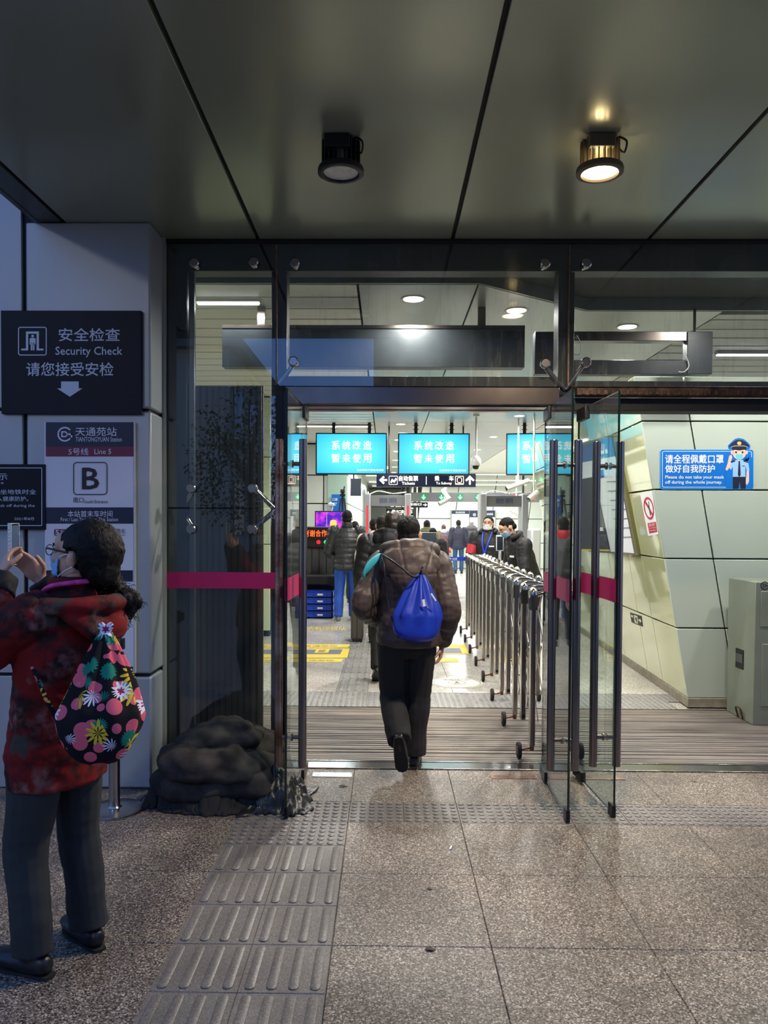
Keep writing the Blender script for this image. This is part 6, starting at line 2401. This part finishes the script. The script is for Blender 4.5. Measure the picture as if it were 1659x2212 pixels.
obj('strap', b, fm, t, smooth=180)

# ------------------------------------------------------------------ people inside the hall
blackj = mat('black_jacket', (24, 24, 26), .6, 0, .15, 6, .2, 60)
greyj = mat('charcoal_puffer', (52, 54, 56), .45, 0, .15, 6, .25, 60)
def at_floor(px, D):
    return (P(px, 1300, D).x, D, 0)
walkR = lambda H: dict(anR=(.06 * H, .18, .05 * H), knR=(.06 * H, .13, .28 * H), anL=(-.055 * H, -.22, .085 * H), knL=(-.055 * H, -.02, .27 * H), toL=(-.1, .85, -.5), upL=(0, .5, .85))
# in front of the walking man
f1 = figure('man in a black hooded jacket directly ahead of the walking man, head turned right', at_floor(836, 7.9), 0, 1.70, J=dict(walkR(1.7), head=(.062, .02, 1.585)), jacket=blackj, trousers=blackt, vox=.011, bulk=1.26,
       hood=mat('black_hood', (14, 14, 15), .7), puff=(.08, .07), seed=12, headR=Matrix.Rotation(radians(-25), 3, 'Z'), hm=mat('brown_hair', (46, 34, 28), .5))
f2_ = figure('man in a grey jacket with a red collar in the queue', at_floor(824, 10.2), 0, 1.68, jacket=mat('mid_grey_jacket', (86, 88, 94), .7), trousers=blackt, vox=.014, collar=M['red'], seed=15, hair='short')
f3_ = figure('person in pale clothes at the head of the queue under the detector', at_floor(808, 12.2), 0, 1.66, jacket=mat('pale_pink_jacket', (226, 206, 200), .7), trousers=greyt, vox=.015, bulk=.85, seed=16)
jeans_blue = mat('bright_blue_work_trousers', (34, 82, 178), .75, 0, .2, 5)
f4 = figure('staff man in a dark quilted jacket and bright blue trousers beside the scanner', at_floor(749, 12.5), 0, 1.79, J=dict(elL=(-.30, .04, 1.13), wrL=(-.22, .20, 1.02), anL=(-.13, -.08, .09), knL=(-.12, 0, .48), anR=(.10, .08, .09)), jacket=greyj, trousers=jeans_blue, vox=.011, bulk=1.15, puff=(.085, .09), seed=18, collar=mat('dark_collar', (30, 31, 33), .6), hemz=.83, shoe_mat=mat('grey_sneaker', (120, 120, 124), .6), leg=1.1)
b = B()
for px in (754.5,):
    p = f4[1]['anR']
    b.tube([p + V((0, -.005, .10)), p + V((0, -.005, .14))], [(.077, .088)] * 2, 16, dome=0)
obj('reflective_band', b, M['white'], f4[0], world=False)
f5 = figure('dark-haired person half hidden behind the staff man', at_floor(766, 15.4), 0, 1.62, jacket=blackj, trousers=blackt, vox=.016, seed=20)
f6 = figure('person in an olive hooded jacket beyond the staff man', at_floor(783, 16.1), 0, 1.52, jacket=mat('olive_jacket', (96, 94, 66), .7), trousers=greyt, vox=.016, hood=mat('olive_hood', (84, 82, 56), .7), seed=21)
f7 = figure('person in an olive green parka right of the walking man\'s head', at_floor(921, 17.5), 0, 1.66, jacket=mat('olive_green_parka', (104, 106, 68), .7), trousers=greyt, vox=.016, hood=mat('olive_green_hood', (96, 98, 62), .7), seed=22)
f8 = figure('person in a black jacket in the gap right of the walking man', at_floor(934, 14.8), 0, 1.50, jacket=blackj, trousers=blackt, vox=.016, seed=23)
b = B()
q0 = V(at_floor(925, 14.5))
b.box(q0.x - .14, 14.50, 1.02, q0.x + .14, 14.64, 1.40)
bp_ = thing('backpack', 'dark blue boxy backpack on the person right of the walking man', 'bag', (q0.x, 14.57, 1.02))
obj('shell', b, mat('dark_blue_pack', (46, 58, 78), .6), bp_, bevel=.04)
b = B()
b.box(q0.x - .1, 14.47, 1.06, q0.x + .1, 14.50, 1.2)
obj('pocket', b, MATS['dark_blue_pack'], bp_, bevel=.012)
b = B()
b.box(q0.x - .14, 14.505, 1.402, q0.x + .14, 14.63, 1.41)
obj('white_trim', b, M['white'], bp_)
f9 = figure('woman in a long grey coat with long brown hair, walking away', at_floor(957, 25.5), 0, 1.55, J=walkR(1.55), jacket=mat('grey_wool_coat', (92, 92, 94), .85), trousers=blackt, vox=.017, coat=True, hair='bob', hm=mat('brown_long_hair', (66, 38, 28), .5), collar=M['white'], seed=25, bulk=1.05)
b = B()
q = at_floor(957, 25.3)
b.tube([(q[0] - .13, 25.34, 1.27), (q[0], 25.32, 1.13), (q[0] + .17, 25.36, .95)], .012, 8, sub=3)
b.box(q[0] + .18, 25.36, .62, q[0] + .25, 25.6, .86)
tag(obj('shoulder_bag', b, mat('red_bag', (190, 50, 50), .5), origin=(q[0] + .2, 25.4, .62)), 'small red shoulder bag with tan strap on the woman in the grey coat', 'bag')
f10 = figure('man in a navy jacket and blue jeans before the map posters', at_floor(989, 24.8), 0, 1.70, jacket=mat('navy_jacket', (22, 27, 46), .7), trousers=mat('blue_jeans', (30, 60, 92), .8), vox=.017, seed=27, bulk=1.1, J=dict(anL=(-.09, -.1, .09)))
f11 = figure('grey-haired man in a dark grey padded jacket before the map posters', at_floor(1017, 26), 0, 1.70, jacket=mat('dark_grey_padded', (66, 66, 70), .6), trousers=mat('slate_trousers', (70, 74, 92), .8), vox=.017, seed=29, bulk=1.08, hood=mat('dark_grey_hood', (72, 72, 76), .7), puff=(.08, .06), hair='bald', hm=mat('grey_hair', (120, 112, 106), .6))
# the two officers behind the folding gate
loc = at_floor(1054, 11.9)
f12 = figure('officer in a black jacket with white mask and blue lanyard facing us', loc, radians(160), 1.70, J=dict(elR=(.27, .06, 1.06), wrR=(.13, .24, 1.08)), jacket=blackj, trousers=blackt, vox=.010, hood=mat('officer_hood', (20, 20, 22), .7), seed=31, face=True, bulk=1.1)
t12, D12, s12, R12 = f12
mask_on(D12['head'], s12, R12, t12, mat('mask_white', (232, 234, 238), .7))
b = B()
ch = D12['chest']
b.tube([D12['neck'] + V((.07, .08, 0)), ch + V((.06, .158, .03)), ch + V((.03, .162, -.14))], [(.011, .003)] * 3, 8, sub=4)
b.tube([D12['neck'] + V((-.07, .08, 0)), ch + V((-.03, .16, .03)), ch + V((.03, .162, -.14))], [(.011, .003)] * 3, 8, sub=4)
ln = obj('lanyard', b, mat('lanyard_blue', (30, 66, 200), .5), t12, world=False)
b = B()
b.box(ch.x - .01, ch.y + .16, ch.z - .26, ch.x + .07, ch.y + .166, ch.z - .145)
obj('name_card', b, mat('card_pale_blue', (140, 180, 226), .4), ln, world=False)
b = B()
b.box(ch.x - .12, ch.y + .143, ch.z - .03, ch.x - .04, ch.y + .152, ch.z - .01)
obj('chest_tape', b, M['white'], t12, world=False)
b = B()
b.ell(D12['shL'].lerp(D12['elL'], .45) + V((-.07, .035, 0)), (.02, .04, .05), n=12)
obj('arm_badge', b, mat('badge_blue', (60, 90, 140), .5), t12, world=False)
b = B()
a_, e_ = D12['shR'], D12['elR']
dd = (e_ - a_).normalized()
m1 = a_.lerp(e_, .62)
b.tube([m1 - dd * .07, m1 + dd * .07], [(.095, .095), (.09, .09)], 18, dome=0)
obj('red_armband', b, M['red'], t12, world=False)
loc = at_floor(1136, 9.4)
hr = Matrix.Rotation(radians(-38), 3, 'X')
f13 = figure('officer in a black jacket and blue mask bending over the folding gate', loc, radians(100), 1.69,
    J=dict(pel=(0, -.04, .88), chest=(0, .08, 1.18), neck=(0, .17, 1.42), head=(0, .245, 1.535), shR=(.19, .10, 1.32), shL=(-.19, .10, 1.32), elR=(.25, .14, 1.05), elL=(-.25, .12, 1.04), wrR=(.17, .20, .93), wrL=(-.17, .20, .92)),
    jacket=blackj, trousers=blackt, vox=.009, hood=MATS['officer_hood'], seed=33, face=True, headR=hr, bulk=1.14)
t13, D13, s13, R13 = f13
mask_on(D13['head'], s13, R13, t13, MATS['mask_blue'])
b = B()
ch = D13['chest']
b.box(ch.x - .155, ch.y + .13, ch.z + .0, ch.x - .06, ch.y + .15, ch.z + .022)
obj('chest_tape', b, M['white'], t13, world=False)
# temperature tablet on a stand
t = board('temperature_scanner', 'upright dark tablet scanner on a white stand between the two officers', 1072, 1156, 1088, 1190, 9.9, .025, M['white'], 'housing', 'scanner')
b = B()
b.quad2(at(9.896), 1073.5, 1159, 1086.5, 1188)
printobj('screen', b, mat('tablet_dark', (44, 50, 60), .2), t)
b = B()
a = P(1080, 1189, 9.92)
b.cyl((a.x, 9.92, .02), (a.x, 9.92, a.z + .02), .018, 12)
b.lathe((a.x, 9.92, 0), [(.15, 0), (.15, .015), (.03, .03)], 24)
obj('stand', b, M['white'], t)
# white cabinet beyond the gate
t = board('white_kiosk', 'tall white rounded cabinet behind the leaning officer', 1147, 1142, 1169, 1240, 12.6, .4, mat('kiosk_white', (214, 218, 222), .4), 'body', 'cabinet', bevel=.03)
a = P(1147, 1240, 12.6)
b = B()
b.box(P(1147, 1240, 12.6).x + .01, 12.62, 0, P(1169, 1240, 12.6).x - .01, 12.95, a.z)
obj('plinth', b, M['black'], t)
# suitcase
sc_ = F(771, 1388)
w_ = 27 * sc_.y / 1680
h_ = P(771, 1308, sc_.y).z
t = thing('suitcase', 'upright dark grey suitcase seen edge-on left of the walking man', 'suitcase', (sc_.x, sc_.y, 0))
b = B()
b.box(sc_.x - w_ / 2, sc_.y, .035, sc_.x + w_ / 2, sc_.y + .36, h_)
obj('shell', b, mat('suitcase_grey', (66, 63, 60), .6, 0, .1, 20), t, bevel=.025)
b = B()
b.box(sc_.x - .004, sc_.y - .002, .05, sc_.x + .004, sc_.y + .362, h_ - .02)
obj('zip', b, M['black'], t)
for dx in (-1, 1):
    for dy in (.04, .32):
        b = B()
        b.lathe((sc_.x + dx * (w_ / 2 - .03), sc_.y + dy, .022), [(.012, -.01), (.022, -.008), (.022, .008), (.012, .01)], 14, 'X')
        obj('wheel', b, M['rubber'], t)
b = B()
b.tube([(sc_.x - .04, sc_.y + .3, h_ - .01), (sc_.x - .04, sc_.y + .3, h_ + .35), (sc_.x + .04, sc_.y + .3, h_ + .35), (sc_.x + .04, sc_.y + .3, h_ - .01)], .007, 8, dome=0)
obj('pull_handle', b, M['stain'], t)

# ================================================================== THE STREET BEHIND, MIRRORED IN THE GLASS, AND AN ADDED LAMP
t = thing('added_street_lamp', 'added street lamp, unseen at the left, lighting the column', 'lamp', (-4.6, -3.6, 0))  # unseen lamp added to put neutral light on the left column
b = B()
b.tube([(-4.6, -3.6, 0), (-4.6, -3.6, 4.2), (-4.5, -3.4, 4.6), (-4.3, -3.1, 4.7)], [.06, .045, .04, .035], 12, sub=3)
obj('post', b, M['steelb'], t)
b = B()
b.lathe((-4.25, -3.0, 4.6), [(.05, .12), (.16, .06), (.18, 0)], 20)
obj('shade', b, M['steelb'], t)
b = B()
b.lathe((-4.25, -3.0, 4.58), [(.15, .015), (.13, -.02), (.02, -.03)], 20)
obj('bulb', b, mat('added_lamp_bulb', (255, 250, 240), .4, em=(255, 248, 236), es=12), t)
lamp('added_street_light', 'POINT', (-4.25, -3.0, 4.45), 120, (1, .96, .92), t, .14)
t = thing('street_building', 'dark building across the street, mirrored in the transom', 'building', (6, -16, 0))
b = B()
b.box(-.45, -24, 0, 14, -16, 10)
obj('wall', b, mat('dark_facade', (58, 62, 60), .8), t)
for i in range(6):
    for j in range(3):
        b = B()
        b.box(.6 + i * 2.2, -16.0, 1.2 + j * 3, 2.0 + i * 2.2, -15.96, 2.8 + j * 3)
        obj('window', b, mat('dark_pane', (20, 26, 34), .1), t)
t = thing('street_building', 'pale low building along the left side of the street', 'building', (-7, -20, 0))
b = B()
b.box(-12, -21, 0, -4.6, -13, 6.6)
obj('wall', b, mat('pale_facade', (196, 192, 180), .8), t)
b = B()
b.box(-12.3, -21.3, 6.6, -4.2, -12.6, 6.9)
obj('roof', b, mat('grey_roof', (120, 118, 112), .7), t)
for i in range(3):
    for j in range(2):
        b = B()
        b.box(-4.6, -20.4 + i * 2.6, 1.2 + j * 2.8, -4.56, -18.8 + i * 2.6, 2.8 + j * 2.8)
        obj('window', b, MATS['dark_pane'], t)
t = thing('street_tree', 'leafy street tree mirrored in the dark side window', 'tree', (-2.9, -7, 0))
b = B()
b.tube([(-2.9, -7, 0), (-2.85, -7, 1.4), (-2.95, -7.1, 2.8), (-2.7, -7, 4)], [.11, .09, .07, .03], 10, sub=3)
for a, l in ((.3, 1.2), (2.2, 1.1), (4, 1.2), (5.2, 1)):
    b.tube([(-2.9, -7, 2.2), (-2.9 + .5 * cos(a), -7 + .5 * sin(a), 2.9), (-2.9 + l * cos(a), -7 + l * sin(a), 3.6)], [.04, .03, .012], 8, sub=3)
obj('trunk', b, mat('bark', (70, 60, 52), .9, 0, .3, 12), t)
b = B()
for k in range(2600):
    while True:
        p = V((rnd.uniform(-1, 1), rnd.uniform(-1, 1), rnd.uniform(-1, 1)))
        if p.length < 1 and noise.noise(p * 2.2) > -.12:
            break
    c = V((-2.8 + p.x * 1.5, -7 + p.y * 1.3, 2.9 + p.z * 1.75))
    d = V((rnd.gauss(0, 1), rnd.gauss(0, 1), rnd.gauss(0, 1) - .6)).normalized()
    e = d.cross(V((rnd.gauss(0, 1), rnd.gauss(0, 1), rnd.gauss(0, 1)))).normalized()
    b.face([c, c + d * .05 + e * .03, c + d * .11, c + d * .05 - e * .03])
o = obj('foliage', b, mat('leaf_green', (46, 70, 40), .7), t, smooth=None)
o['kind'] = 'stuff'
